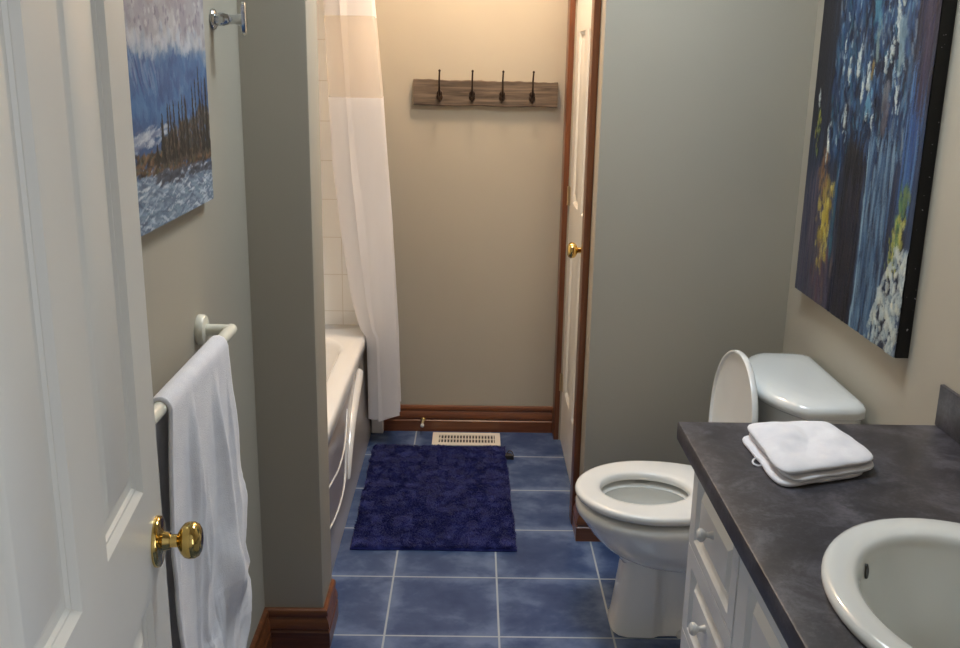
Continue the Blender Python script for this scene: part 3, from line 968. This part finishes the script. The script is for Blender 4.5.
# folded face towel on the counter
def folded_cloth():
    t = thing('folded_towel', 'folded white washcloth lying on the grey countertop near the sink', 'towel', (.855, -.605, CZ))
    # plan corners: near-left, near-right, far-right, far-left
    P = [Vector((.757, -.742)), Vector((.955, -.675)), Vector((.945, -.478)), Vector((.765, -.500))]
    nz = vnoise(40, 40, 5, 5)
    nz2 = vnoise(40, 40, 10, 10)
    def layer(z0, th, quad, seed, name, r=.16):
        bm = B()
        n, m = 96, 18
        Q = [Vector(q) for q in quad]
        def plan(a, k):
            # rounded square in (-1..1) scaled by k, then mapped on the quad
            c, sn = math.cos(a), math.sin(a)
            p_ = 7.
            rad = (abs(c) ** p_ + abs(sn) ** p_) ** (-1 / p_)
            u, v = .5 + .5 * k * rad * c, .5 + .5 * k * rad * sn
            return Q[0].lerp(Q[1], u).lerp(Q[3].lerp(Q[2], u), v), u, v
        def top(a, k):
            p, u, v = plan(a, k * (1 + .012 * math.sin(5 * a + z0 * 900) + .008 * math.sin(11 * a)))
            e = (1 - k) / r
            h = math.sqrt(max(0, 1 - (1 - min(1, e)) ** 2))
            q = .9 * math.sin(7 * u + 2 * v + 1.2) * math.sin(6.3 * v - 2 * u + .4) + .5 * math.sin(13 * u - 6 * v) * math.sin(11 * v + 3 * u) + .3 * math.sin(22 * u + 9 * v) * math.sin(19 * v - 8 * u)
            zz = z0 + th * (.5 + .5 * h) + q * .0042 * seed * min(1, e * .7)
            return (p.x, p.y, zz)
        def bot(a, k):
            p, u, v = plan(a, k * (1 + .012 * math.sin(5 * a + z0 * 900) + .008 * math.sin(11 * a)))
            h = math.sqrt(max(0, 1 - (1 - min(1, (1 - k) / r)) ** 2))
            return (p.x, p.y, z0 + th * .5 * (1 - h))
        ks = [.02, .15, .3, .45, .6, .72, .8, .86, .91, .95, .975, .992, 1.]
        rings = [[bot(2 * PI * i / n, k) for i in range(n)] for k in ks] + [[top(2 * PI * i / n, k) for i in range(n)] for k in ks[::-1][1:]]
        loft(bm, rings)
        return obj(name, bm, M['towel'], t, sharp=180)
    layer(CZ + .0005, .009, [(.752, -.768), (.935, -.702), (.926, -.512), (.744, -.530)], .1, 'lower_fold', .05)
    layer(CZ + .0075, .011, [(.772, -.765), (.957, -.694), (.934, -.502), (.758, -.522)], .4, 'middle_fold', .12)
    layer(CZ + .0150, .021, [(.757, -.762), (.957, -.690), (.928, -.498), (.756, -.518)], 1.9, 'upper_fold', .42)
    bm = B(); 
    tube(bm, [(.752, -.640, CZ + .007), (.743, -.643, CZ + .004), (.738, -.657, CZ + .003), (.743, -.671, CZ + .004), (.753, -.673, CZ + .007)], .0017, 8)
    obj('hanging_loop', bm, M['towel'], t, 'small white fabric loop')
folded_cloth()

# ------------------------------------------------------------------ towel bar and bath towel
BX, BZ = -.243, .982
t = thing('towel_bar', 'cream towel bar with a round flange on the left wall holding the bath towel', 'towel bar', (XL, -.76, .99))
yA, yB_ = -.487, -1.09
bm = B()
tube(bm, [(XL + .006, yA, BZ), (BX - .022, yA, BZ), (BX - .006, yA - .004, BZ), (BX, yA - .016, BZ), (BX, yA - .04, BZ), (BX, yB_ + .04, BZ), (BX, yB_ + .016, BZ), (BX - .006, yB_ + .004, BZ), (BX - .022, yB_, BZ), (XL + .006, yB_, BZ)], .0115, 16, smooth=5)
obj('bar', bm, M['bar'], t)
for y in (yA, yB_):
    bm = B(); lathe(bm, (XL + .0001, y, BZ), (1, 0, 0), [(0, .029), (.002, .030), (.010, .0295), (.014, .027), (.016, .020), (.016, .0001)], 32)
    obj('flange', bm, M['bar'], t, 'round cream wall flange')

def towel():
    r = .0152
    Lf, Lb = .70, .60
    nz = vnoise(64, 64, 7, 9)
    nz2 = vnoise(64, 64, 12, 5)
    def fn(u, v):
        # u along the bar (0 = far edge, 1 = near edge); v from the front hem over the bar to the back hem
        s = v * (Lf + PI * r + Lb)
        yf, yn = -.585, -.925
        if s < Lf:
            dz = Lf - s
            k = min(1, dz / .7)
            far = lerp(dz, [(0, -.585), (.09, -.577), (.18, -.560), (.32, -.555), (.42, -.580), (.50, -.548), (.57, -.58), (.7, -.62)])
            near = lerp(dz, [(0, yn), (.08, -.942), (.24, -.964), (.7, -.962)])
            y = far + (near - far) * u
            dz = dz * (1 - .22 * (1 - u) ** 2.2 * (dz / Lf) ** 3)
            amp = .004 + .011 * min(1, dz / .2)
            # creases fan out from the near half of the bar
            cr = lambda q: 1 - 2 * abs(math.sin(q)) ** .75
            fold = cr(u * 8.2 + .5 + .5 * k) * (.35 + .65 * min(1, u * 1.5)) * min(1, dz / .06)
            fold += .55 * cr(u * 14.5 + 2.2 - 1.1 * k) * min(1, dz / .09) * (.4 + .6 * u)
            belly = .016 * math.sin(min(1, dz / .75) * PI * .9) * (1 - .3 * u)
            w = (nz[int(min(.999, k * .95) * 63), int(u * 63)] - .5) * .03 * k + (nz2[int(min(.999, k * .95) * 63), int(u * 63)] - .5) * .012 * k
            # a diagonal tuck low on the far half
            q = (dz - .42) + (u - .28) * .55
            tuck = .020 * math.exp(-(q / .055) ** 2) * max(0, 1 - abs(u - .25) / .35)
            x = BX + r + amp * fold + belly + w + tuck
            return (max(x, BX + r + .001), y, BZ - dz)
        if s < Lf + PI * r:
            a = (s - Lf) / r
            y = yf + (yn - yf) * u
            return (BX + r * math.cos(a), y, BZ + r * math.sin(a))
        dz = s - Lf - PI * r
        y = yf + (yn - yf) * u + .03 * dz * (1 - 2 * u)
        x = BX - r - .012 * min(1, dz / .3) + .004 * math.sin(u * 12) * min(1, dz / .2)
        return (max(x, XL + .012), y, BZ - dz)
    bm = B(); grid_surface(bm, 90, 170, fn)
    o = obj('bath_towel', bm, M['towel'], sharp=180, flip=False)
    solidify(o, .006, 0.)
    return setp(o, 'long white bath towel draped over the cream towel bar', 'towel')
towel()

# ------------------------------------------------------------------ robe hook on left wall
hy, hz = -.266, 1.563
t = thing('robe_hook', 'chrome robe hook on the left wall above the towel bar', 'hook', (XL, hy, hz))
bm = B(); lathe(bm, (XL + .0001, hy, hz), (1, 0, 0), [(0, .020), (.003, .021), (.007, .019), (.010, .013), (.011, .0001)], 28)
obj('wall_plate', bm, M['chrome'], t)
bm = B(); lathe(bm, (XL + .008, hy, hz), (1, 0, 0), [(0, .011), (.004, .0125), (.010, .0135), (.016, .0125), (.020, .011), (.028, .0092), (.038, .0092), (.048, .012), (.054, .0165)], 24)
lathe(bm, (XL + .018, hy - .0110, hz - .001), (0, -1, 0), [(0, .0105), (.003, .0105), (.005, .008), (.0045, .004), (.003, .0001)], 20)
obj('arm', bm, M['chrome'], t)
bm = B()
rings = []
for xx, sc in ((.0, .85), (.0015, 1.), (.007, 1.), (.0085, .85)):
    rings.append([(XL + .060 + xx, hy + .013 * sc * math.cos(a), hz + .002 + .033 * sc * math.sin(a)) for a in [2 * PI * j / 32 for j in range(32)]])
loft(bm, rings)
obj('end_plate', bm, M['chrome'], t, 'upright oval chrome end plate')

# ------------------------------------------------------------------ paintings
class Canvas:
    def __init__(s, h, w, asp):
        s.us = 1.; s.h, s.w, s.asp = h, w, asp            # asp: height / width of the picture
        s.a = np.zeros((h, w, 3)); s.z = np.zeros((h, w))
        s.V, s.U = np.meshgrid((np.arange(h) + .5) / h, (np.arange(w) + .5) / w, indexing='ij')
    def fill(s, mask, c):
        m = np.clip(mask, 0, 1)[..., None]
        s.a = s.a * (1 - m) + np.array(c, float) * m
    def stroke(s, u, v, lu, lv, ang, c, op=.9, hard=3., lift=.4, rag=.5):
        """one dab: centre, half length along its axis, half width, angle from vertical (degrees)"""
        u = u / s.us; lu = lu * 1.1; lv = lv * 1.1
        ca, sa = math.cos(math.radians(ang)), math.sin(math.radians(ang))
        R = max(lu, lv) * 1.4
        i0, i1 = int(max(0, (v - R / s.asp) * s.h)), int(min(s.h, (v + R / s.asp) * s.h + 1))
        j0, j1 = int(max(0, (u - R) * s.w)), int(min(s.w, (u + R) * s.w + 1))
        if i0 >= i1 or j0 >= j1: return
        du = s.U[i0:i1, j0:j1] - u; dv = (s.V[i0:i1, j0:j1] - v) * s.asp
        l = (dv * ca + du * sa) / lu; q = (du * ca - dv * sa) / lv
        d = l * l + q * q
        d = d + rag * (rng.random(d.shape) - .5) * .8
        m = np.clip((1.15 - d) * hard * .5, 0, 1) * op
        s.a[i0:i1, j0:j1] = s.a[i0:i1, j0:j1] * (1 - m[..., None]) + np.array(c, float) * m[..., None]
        s.z[i0:i1, j0:j1] = s.z[i0:i1, j0:j1] * (1 - m * .6) + lift * m
    def many(s, n, ur, vr, lur, lvr, angr, cols, op=.8, **k):
        for _ in range(n):
            c = np.array(cols[rng.integers(len(cols))], float) + rng.normal(0, 7)
            s.stroke(rng.uniform(*ur), rng.uniform(*vr), rng.uniform(*lur), rng.uniform(*lvr), rng.uniform(*angr), c, op, lift=rng.uniform(.2, 1.), **k)
    def build(s, name, m, parent, org, eu, ev, nrm, depth=.002):
        h, w = s.h, s.w
        org, eu, ev, nrm = map(np.array, (org, eu, ev, nrm))
        uu, vv = np.meshgrid(np.linspace(0, 1, w), np.linspace(0, 1, h))
        co = org + uu[..., None] * eu + vv[..., None] * ev + nrm * (s.z[..., None] * depth)
        off = np.array(origin_of(parent))
        co = (co - off).reshape(-1, 3)
        idx = np.arange(h * w).reshape(h, w)
        f = np.stack([idx[:-1, :-1], idx[:-1, 1:], idx[1:, 1:], idx[1:, :-1]], -1).reshape(-1, 4)
        me = bpy.data.meshes.new(name)
        me.from_pydata(co.tolist(), [], f.tolist())
        a = np.clip(s.a, 0, 255) / 255
        l = np.where(a <= .04045, a / 12.92, ((a + .055) / 1.055) ** 2.4)
        col = np.concatenate([l, np.ones((h, w, 1))], -1).astype(np.float32).reshape(-1)
        ca = me.color_attributes.new('paint', 'FLOAT_COLOR', 'POINT')
        ca.data.foreach_set('color', col)
        me.materials.append(m)
        me.polygons.foreach_set('use_smooth', [True] * len(me.polygons))
        me.update()
        o = bpy.data.objects.new(name, me)
        C.objects.link(o); o.parent = parent
        return o


# large abstract on the right wall: u from far to near, v up
PW, PH, PY, PZ, PX = .688, .95, .422, .878, 1.150
cv = Canvas(380, 270, PH / PW)
U, V_ = cv.U, cv.V
st = vnoise(380, 270, 5, 50); st2 = vnoise(380, 270, 9, 110); st3 = vnoise(380, 270, 40, 40)
def pick(c): return c[rng.integers(len(c))]
def streaks(n, ug, vr, lr, wr, cols, op=.75, ang=(-4, 4)):
    for _ in range(n):
        cv.stroke(rng.normal(*ug), rng.uniform(*vr), rng.uniform(*lr), rng.uniform(*wr), rng.uniform(*ang), np.array(pick(cols)) + rng.normal(0, 6), op, lift=rng.uniform(.2, .9), rag=1.2)
cv.fill(np.ones_like(U), (27, 32, 54))
cv.fill(np.clip((st - .5) * 3, 0, 1) * .75, (42, 62, 98))
cv.fill(np.clip((st2 - .62) * 4, 0, 1) * .5, (66, 92, 130))
cv.fill(np.clip((.22 - U) * 9, 0, 1) * np.clip((V_ - .40) * 6, 0, 1) * .85, (29, 27, 40))
cv.fill(np.clip((U - .80) * 10, 0, 1) * np.clip((V_ - .62) * 7, 0, 1) * .85, (42, 36, 52))
cv.fill(np.clip((.40 - U) * 9, 0, 1) * np.clip((.40 - V_) * 8, 0, 1) * (.65 + .35 * st), (76, 70, 88))
cv.fill(np.clip((.14 - U) * 12, 0, 1) * np.clip((.50 - V_) * 8, 0, 1) * .5 * (.3 + st2), (58, 70, 100))
streaks(110, (.12, .07), (.0, .36), (.03, .10), (.004, .009), [(84, 76, 96), (66, 60, 80), (96, 84, 100), (60, 64, 92)], .55)
# blue band on the near side
streaks(80, (.91, .03), (.38, .64), (.06, .15), (.003, .008), [(44, 74, 132), (62, 100, 160), (32, 50, 96), (84, 122, 172)], .7)
streaks(90, (.92, .04), (.58, .98), (.05, .14), (.004, .010), [(52, 42, 60), (36, 31, 46), (66, 56, 80), (46, 50, 88)], .7)
streaks(70, (.84, .03), (.05, .44), (.04, .10), (.004, .010), [(40, 54, 88), (54, 72, 108), (34, 40, 64)], .6)
# central mass, from broad dark dabs to fine light flecks
cv.many(70, (.22, .86), (.44, .99), (.04, .09), (.014, .034), (-24, 10), [(40, 72, 116), (50, 86, 128), (34, 60, 104), (60, 98, 138)], .7, rag=1.1)
cv.many(220, (.20, .86), (.42, .99), (.020, .055), (.006, .016), (-24, 16), [(38, 62, 104), (52, 82, 128), (30, 46, 82), (22, 28, 50), (26, 54, 92)], .8, rag=1.1)
cv.many(420, (.20, .86), (.43, .99), (.010, .036), (.003, .009), (-28, 14), [(70, 104, 146), (52, 86, 128), (24, 30, 54), (94, 126, 160), (46, 92, 118), (34, 56, 96), (110, 122, 142)], .8, rag=1.3)
cv.many(170, (.26, .82), (.45, .97), (.006, .022), (.002, .005), (-30, 10), [(126, 150, 176), (150, 168, 186), (92, 132, 156), (18, 20, 36), (174, 188, 198)], .85, rag=1.4)
# dark column and pale blue column running down
streaks(240, (.492, .043), (-.02, .43), (.03, .10), (.005, .013), [(32, 27, 40), (23, 20, 30), (40, 34, 48), (34, 34, 54)], .85)
for _ in range(330):
    v = rng.uniform(-.02, .46)
    cv.stroke(rng.uniform(.605, .82), v, rng.uniform(.02, .09), rng.uniform(.003, .010), rng.uniform(-5, 3), np.array(pick([(84, 112, 146), (104, 134, 166), (60, 88, 128), (126, 150, 176), (54, 76, 110), (70, 100, 140)])) + rng.normal(0, 6), .6, lift=rng.uniform(.2, .8), rag=1.2)
for _ in range(30):
    v = rng.uniform(.0, .46)
    cv.stroke(.612 + .012 * math.sin(9 * v), v, rng.uniform(.03, .06), rng.uniform(.003, .006), rng.uniform(-3, 2), (146, 170, 194), .7, rag=1.2)
# ochre passage with a blue edge on the far side
for _ in range(110):
    v = rng.uniform(.10, .34)
    cv.stroke(rng.normal(.262, .036), v, rng.uniform(.010, .035), rng.uniform(.005, .014), rng.uniform(-14, 8), np.array(pick([(184, 158, 60), (198, 174, 78), (150, 126, 66), (128, 106, 72), (214, 196, 110)])) + rng.normal(0, 8), .75, lift=rng.uniform(.4, 1.), rag=1.3)
streaks(30, (.345, .012), (.14, .42), (.03, .06), (.004, .008), [(52, 82, 122), (46, 92, 116)], .75)
streaks(34, (.20, .022), (.29, .42), (.012, .035), (.005, .010), [(140, 96, 64), (124, 90, 74), (154, 116, 78)], .65, (-8, 8))
streaks(60, (.28, .05), (-.02, .16), (.02, .05), (.005, .012), [(98, 62, 72), (82, 66, 86), (76, 68, 92), (110, 88, 88)], .6, (-8, 8))
streaks(22, (.082, .014), (.40, .53), (.008, .022), (.004, .008), [(166, 158, 62), (120, 130, 72), (82, 106, 82)], .8)
# yellow green near the edge, foam below it
for _ in range(100):
    k = rng.random()
    cv.stroke(.925 - .05 * k + rng.normal(0, .020), .38 - .20 * k, rng.uniform(.010, .03), rng.uniform(.004, .011), rng.uniform(-14, 8), np.array(pick([(184, 176, 84), (156, 152, 70), (196, 190, 120)]) if k > .3 and rng.random() < .7 else pick([(84, 122, 82), (68, 100, 90), (110, 128, 84)])) + rng.normal(0, 8), .75, lift=rng.uniform(.4, 1.), rag=1.3)
for _ in range(230):
    k = rng.random()
    v = .24 * (1 - k) ** 1.2
    cv.stroke(rng.uniform(.74 + .65 * v, 1.), v, rng.uniform(.008, .028), rng.uniform(.005, .014), rng.uniform(-50, 40), np.array(pick([(196, 202, 206), (176, 188, 198), (214, 216, 214), (140, 154, 168), (206, 204, 194), (206, 212, 214)])) + rng.normal(0, 8), .7, lift=rng.uniform(.3, 1.2), rag=1.4)
# palette knife marks
for u, v, l, w, a in ((.745, .81, .040, .022, -24), (.715, .77, .030, .014, -30), (.745, .735, .038, .022, -16), (.70, .685, .030, .014, -22), (.437, .672, .040, .016, 2), (.43, .640, .022, .012, 0), (.351, .632, .036, .012, 4), (.535, .612, .034, .015, 16), (.525, .64, .02, .010, 10), (.49, .575, .040, .014, 4), (.775, .575, .030, .011, -12), (.072, .555, .028, .009, -20), (.355, .51, .045, .008, 2), (.60, .515, .018, .009, 0), (.545, .53, .022, .008, 0), (.29, .70, .022, .006, 0), (.215, .445, .050, .013, 4), (.66, .66, .030, .009, -20)):
    for _ in range(16):
        cv.stroke(u + rng.normal(0, w * .45), v + rng.normal(0, l * .42), l * rng.uniform(.2, .5), w * rng.uniform(.2, .5), a + rng.normal(0, 10), np.array((218, 222, 224)) - rng.uniform(0, 46), .85, lift=1.3, rag=1.4)
for u, v, l, w, a, c in ((.55, .565, .045, .026, 0, (84, 132, 166)), (.545, .80, .070, .036, -6, (62, 112, 138)), (.565, .83, .03, .02, 0, (112, 152, 168)), (.557, .645, .028, .016, -10, (128, 106, 66)), (.69, .575, .055, .030, -5, (100, 98, 108)), (.70, .52, .055, .024, 0, (82, 76, 90)), (.58, .70, .055, .018, -6, (110, 126, 130)), (.765, .70, .055, .028, -12, (112, 134, 152)), (.77, .66, .04, .02, -10, (130, 148, 160))):
    for _ in range(18):
        cv.stroke(u + rng.normal(0, w * .45), v + rng.normal(0, l * .42), l * rng.uniform(.2, .5), w * rng.uniform(.2, .5), a + rng.normal(0, 10), np.array(c) + rng.normal(0, 14), .75, lift=.9, rag=1.4)
cv.a = cv.a * np.array((.95, .97, .93))
t = thing('abstract_painting', 'large abstract canvas in blues with white and yellow strokes on the right wall', 'painting', (XR, PY - PW / 2, PZ))
cv.build('painted_face', paint_material('oil_paint_abstract'), t, (PX, PY, PZ), (0, -PW, 0), (0, 0, PH), (-1, 0, 0), .0022)
bm = B(); box(bm, (PX + .0015, PY - PW, PZ), (XR - .0001, PY, PZ + PH))
obj('canvas_edge', bm, M['canvas_black'], t, 'black canvas sides')

# landscape on the left wall: u from near to far, v up
QW, QH, QY, QZ, QX = .555, .66, -.95, 1.223, -.287
cv = Canvas(340, 290, QH / QW)
cv.us = .88
U, V_ = cv.U * .88, cv.V * (QH / .62)     # v in units of .62 m
KV = .62 / QH
n1 = vnoise(340, 290, 10, 5); n2 = vnoise(340, 290, 26, 12); n3 = vnoise(340, 290, 60, 26)
def dabs(n, uf, vf_, lr, wr, ar, cols, op=.6, rag=1.2):
    for _ in range(n):
        u = uf(); v = vf_(u)
        cv.stroke(u, v * KV, rng.uniform(*lr), rng.uniform(*wr), rng.uniform(*ar), np.array(pick(cols)) + rng.normal(0, 6), op, lift=rng.uniform(.2, 1.), rag=rag)
UN = lambda: rng.uniform(0, .9)
cv.fill(np.ones_like(U), (158, 156, 163))
cv.fill(np.clip((n1 - .45) * 3, 0, 1) * .7, (178, 180, 180))
cv.fill(np.clip((n2 - .55) * 4, 0, 1) * .5, (136, 131, 145))
dabs(420, UN, lambda u: rng.uniform(.42, 1.05), (.012, .034), (.010, .026), (0, 180), [(172, 174, 176), (153, 149, 160), (190, 190, 190), (136, 133, 147), (169, 171, 178), (147, 140, 149)], .5)
dabs(180, UN, lambda u: rng.uniform(.46, .70), (.006, .014), (.005, .012), (0, 180), [(194, 196, 196), (133, 127, 142), (117, 111, 127), (183, 185, 187)], .7)
dabs(26, lambda: rng.uniform(.18, .42), lambda u: rng.uniform(.57, .66), (.010, .03), (.010, .02), (0, 180), [(149, 126, 127), (154, 136, 136)], .45)
top = .452 + .02 * np.sin(U * 9 + .4) + .045 * np.exp(-((U - .52) / .10) ** 2) - .03 * np.clip((U - .74) * 8, 0, 1) + .05 * (n2 - .5)
mt = np.clip((top - V_) * 22, 0, 1)
cv.fill(mt, (60, 102, 150))
cv.fill(mt * np.clip((n1 - .4) * 2.4, 0, 1) * .7, (78, 122, 168))
cv.fill(mt * np.clip((.5 - n2) * 3, 0, 1) * .6, (46, 80, 128))
cv.fill(mt * np.clip((.29 - V_) * 12, 0, 1) * .5, (62, 76, 112))
dabs(200, UN, lambda u: rng.uniform(.24, .45), (.010, .030), (.010, .024), (0, 180), [(70, 114, 162), (54, 90, 140), (92, 132, 174), (46, 74, 124)], .4)
dabs(70, lambda: rng.uniform(.1, .42), lambda u: rng.uniform(.36, .46), (.02, .05), (.004, .009), (-35, -8), [(120, 144, 182), (146, 162, 188), (44, 66, 122)], .4)
dabs(170, UN, lambda u: .46 + .02 * math.sin(u * 9 + .4) + .04 * math.exp(-((u - .52) / .1) ** 2) - .03 * min(1, max(0, (u - .74) * 8)) + rng.normal(0, .014), (.010, .028), (.008, .018), (0, 180), [(186, 192, 196), (156, 170, 188), (200, 202, 206)], .4)
dabs(90, lambda: rng.uniform(0, .46), lambda u: .225 + .06 * (u - .2) + rng.normal(0, .010), (.014, .05), (.004, .010), (72, 98), [(178, 186, 198), (206, 210, 214), (138, 148, 172), (104, 116, 146)], .7)
# water
wt = np.clip((.165 - .05 * U + .02 * (n2 - .5) - V_) * 60, 0, 1)
cv.fill(wt, (118, 136, 156))
cv.fill(wt * np.clip((n3 - .5) * 4, 0, 1) * .6, (152, 168, 184))
dabs(900, UN, lambda u: rng.uniform(-.01, .165 - .055 * u), (.012, .04), (.002, .005), (66, 112), [(176, 190, 204), (216, 224, 230), (98, 116, 140), (84, 98, 122), (140, 160, 180), (112, 138, 156)], .75)
# shore and firs
dabs(520, UN, lambda u: .158 - .02 * (u - .5) + rng.uniform(-.022, .03), (.008, .026), (.003, .008), (55, 115), [(88, 68, 52), (66, 54, 44), (112, 82, 58), (54, 46, 42), (90, 88, 62), (122, 94, 70)], .8)
dabs(150, lambda: rng.uniform(.36, .9), lambda u: .122 - .03 * (u - .5) + rng.normal(0, .007), (.012, .03), (.003, .007), (68, 100), [(66, 72, 86), (82, 90, 104), (54, 56, 66)], .7)
def crown(u):
    return lerp(u, [(0, .18), (.36, .20), (.41, .255), (.46, .285), (.55, .31), (.62, .33), (.72, .33), (.79, .385), (.86, .37), (.92, .40), (1., .40)])
def under(u): return .155 + (crown(u) - .185) * rng.random() ** 1.3 * .72
dabs(750, lambda: rng.uniform(.41, .9), under, (.006, .020), (.004, .009), (-40, 40), [(78, 68, 62), (62, 56, 52), (94, 80, 74), (70, 70, 66), (54, 50, 50), (86, 66, 60)], .7)
for u0, hm in ((.372, .80), (.412, 1.02), (.438, .92), (.470, 1.), (.502, .94), (.535, .98), (.566, 1.02), (.600, 1.), (.632, .94), (.662, .98), (.695, .9), (.728, 1.02), (.760, .98), (.792, 1.06), (.818, .96), (.845, 1.04), (.872, 1.)):
    hgt = .16 + (crown(u0) - .16) * hm
    lean = rng.normal(0, .008); u0 += rng.normal(0, .009); hgt += rng.normal(0, .012); big = rng.uniform(.5, 1.25)
    for j in range(30):
        q = j / 29
        v = .165 + (hgt - .165) * q
        wd = .0035 + .017 * (1 - q) ** 1.1 * (.75 + .5 * rng.random()) * big
        for _ in range(3):
            cv.stroke(u0 + lean * q + rng.normal(0, wd * .5), v * KV, .007, wd * rng.uniform(.25, .5), rng.uniform(-50, 50), pick([(34, 38, 38), (25, 28, 28), (46, 52, 46), (38, 36, 36)]), .6, rag=1.5)
        cv.stroke(u0 + lean * q, v * KV, .010, .0028, 0, (22, 24, 25), .8)
t = thing('landscape_painting', 'unframed landscape canvas of blue mountain, firs and lake on the left wall', 'painting', (XL, QY + QW / 2, QZ))
cv.build('painted_face', paint_material('oil_paint_landscape', .5, .1), t, (QX, QY, QZ), (0, QW, 0), (0, 0, QH), (1, 0, 0), .0007)
bm = B(); box(bm, (XL + .0001, QY, QZ), (QX - .001, QY + QW, QZ + QH))
obj('canvas_edge', bm, M['canvas_white'], t, 'pale canvas sides')

# ------------------------------------------------------------------ lights
def light(name, kind, loc, power, color, rot=(0, 0, 0), **k):
    d = bpy.data.lights.new(name, kind)
    d.energy = power; d.color = color
    for a, b in k.items(): setattr(d, a, b)
    o = bpy.data.objects.new(name, d)
    C.objects.link(o)
    o.location = loc; o.rotation_euler = rot
    return o

LAMP = (.25, 1.06)
t = thing('ceiling_lamp', 'round ceiling lamp over the passage between tub and closet', 'lamp', (LAMP[0], LAMP[1], H))
bm = B(); lathe(bm, (LAMP[0], LAMP[1], H), (0, 0, -1), [(0, .14), (.02, .14), (.028, .12), (.028, .0001)], 32)
obj('lamp_base', bm, M['brass'], t)
light('lamp_bulb', 'POINT', (LAMP[0], LAMP[1], H - .12), 43, (1., .755, .56), shadow_soft_size=.10)
light('skylight_daylight', 'AREA', ((SK[0] + SK[1]) / 2, (SK[2] + SK[3]) / 2, H + .16), 27, (.77, .89, 1.), shape='RECTANGLE', size=.54, size_y=.49)
light('hall_window_daylight', 'AREA', (1.64, (W0 + W1) / 2, (WZ0 + WZ1) / 2), 21, (.90, .93, 1.), (0, PI / 2, 0), shape='RECTANGLE', size=1.35, size_y=1.4)

w = bpy.data.worlds.new('sky')
bpy.context.scene.world = w
w.use_nodes = True
bg = w.node_tree.nodes['Background']
bg.inputs[0].default_value = (.62, .78, 1., 1)
bg.inputs[1].default_value = .3

# ------------------------------------------------------------------ camera
cd = bpy.data.cameras.new('camera')
cam = bpy.data.objects.new('camera', cd)
C.objects.link(cam)
r = Vector((0.99985027, -0.00491326, 0.01659202)); u = Vector((-0.01472736, 0.26180244, 0.96500911)); fw = Vector((0.00908517, 0.96510898, -0.26169088))
cam.matrix_world = Matrix(((r.x, u.x, -fw.x, .220909957), (r.y, u.y, -fw.y, -2.29298382), (r.z, u.z, -fw.z, 1.49125042), (0, 0, 0, 1)))
cd.sensor_width = 36.
cd.sensor_fit = 'HORIZONTAL'
cd.lens = 36. * 969.534352 / 960.
cd.clip_start = .02
sc = bpy.context.scene
sc.camera = cam
sc.view_settings.view_transform = 'Standard'
sc.view_settings.look = 'None'
sc.view_settings.gamma = 1.
sc.view_settings.use_curve_mapping = False
sc.view_settings.exposure = 0.
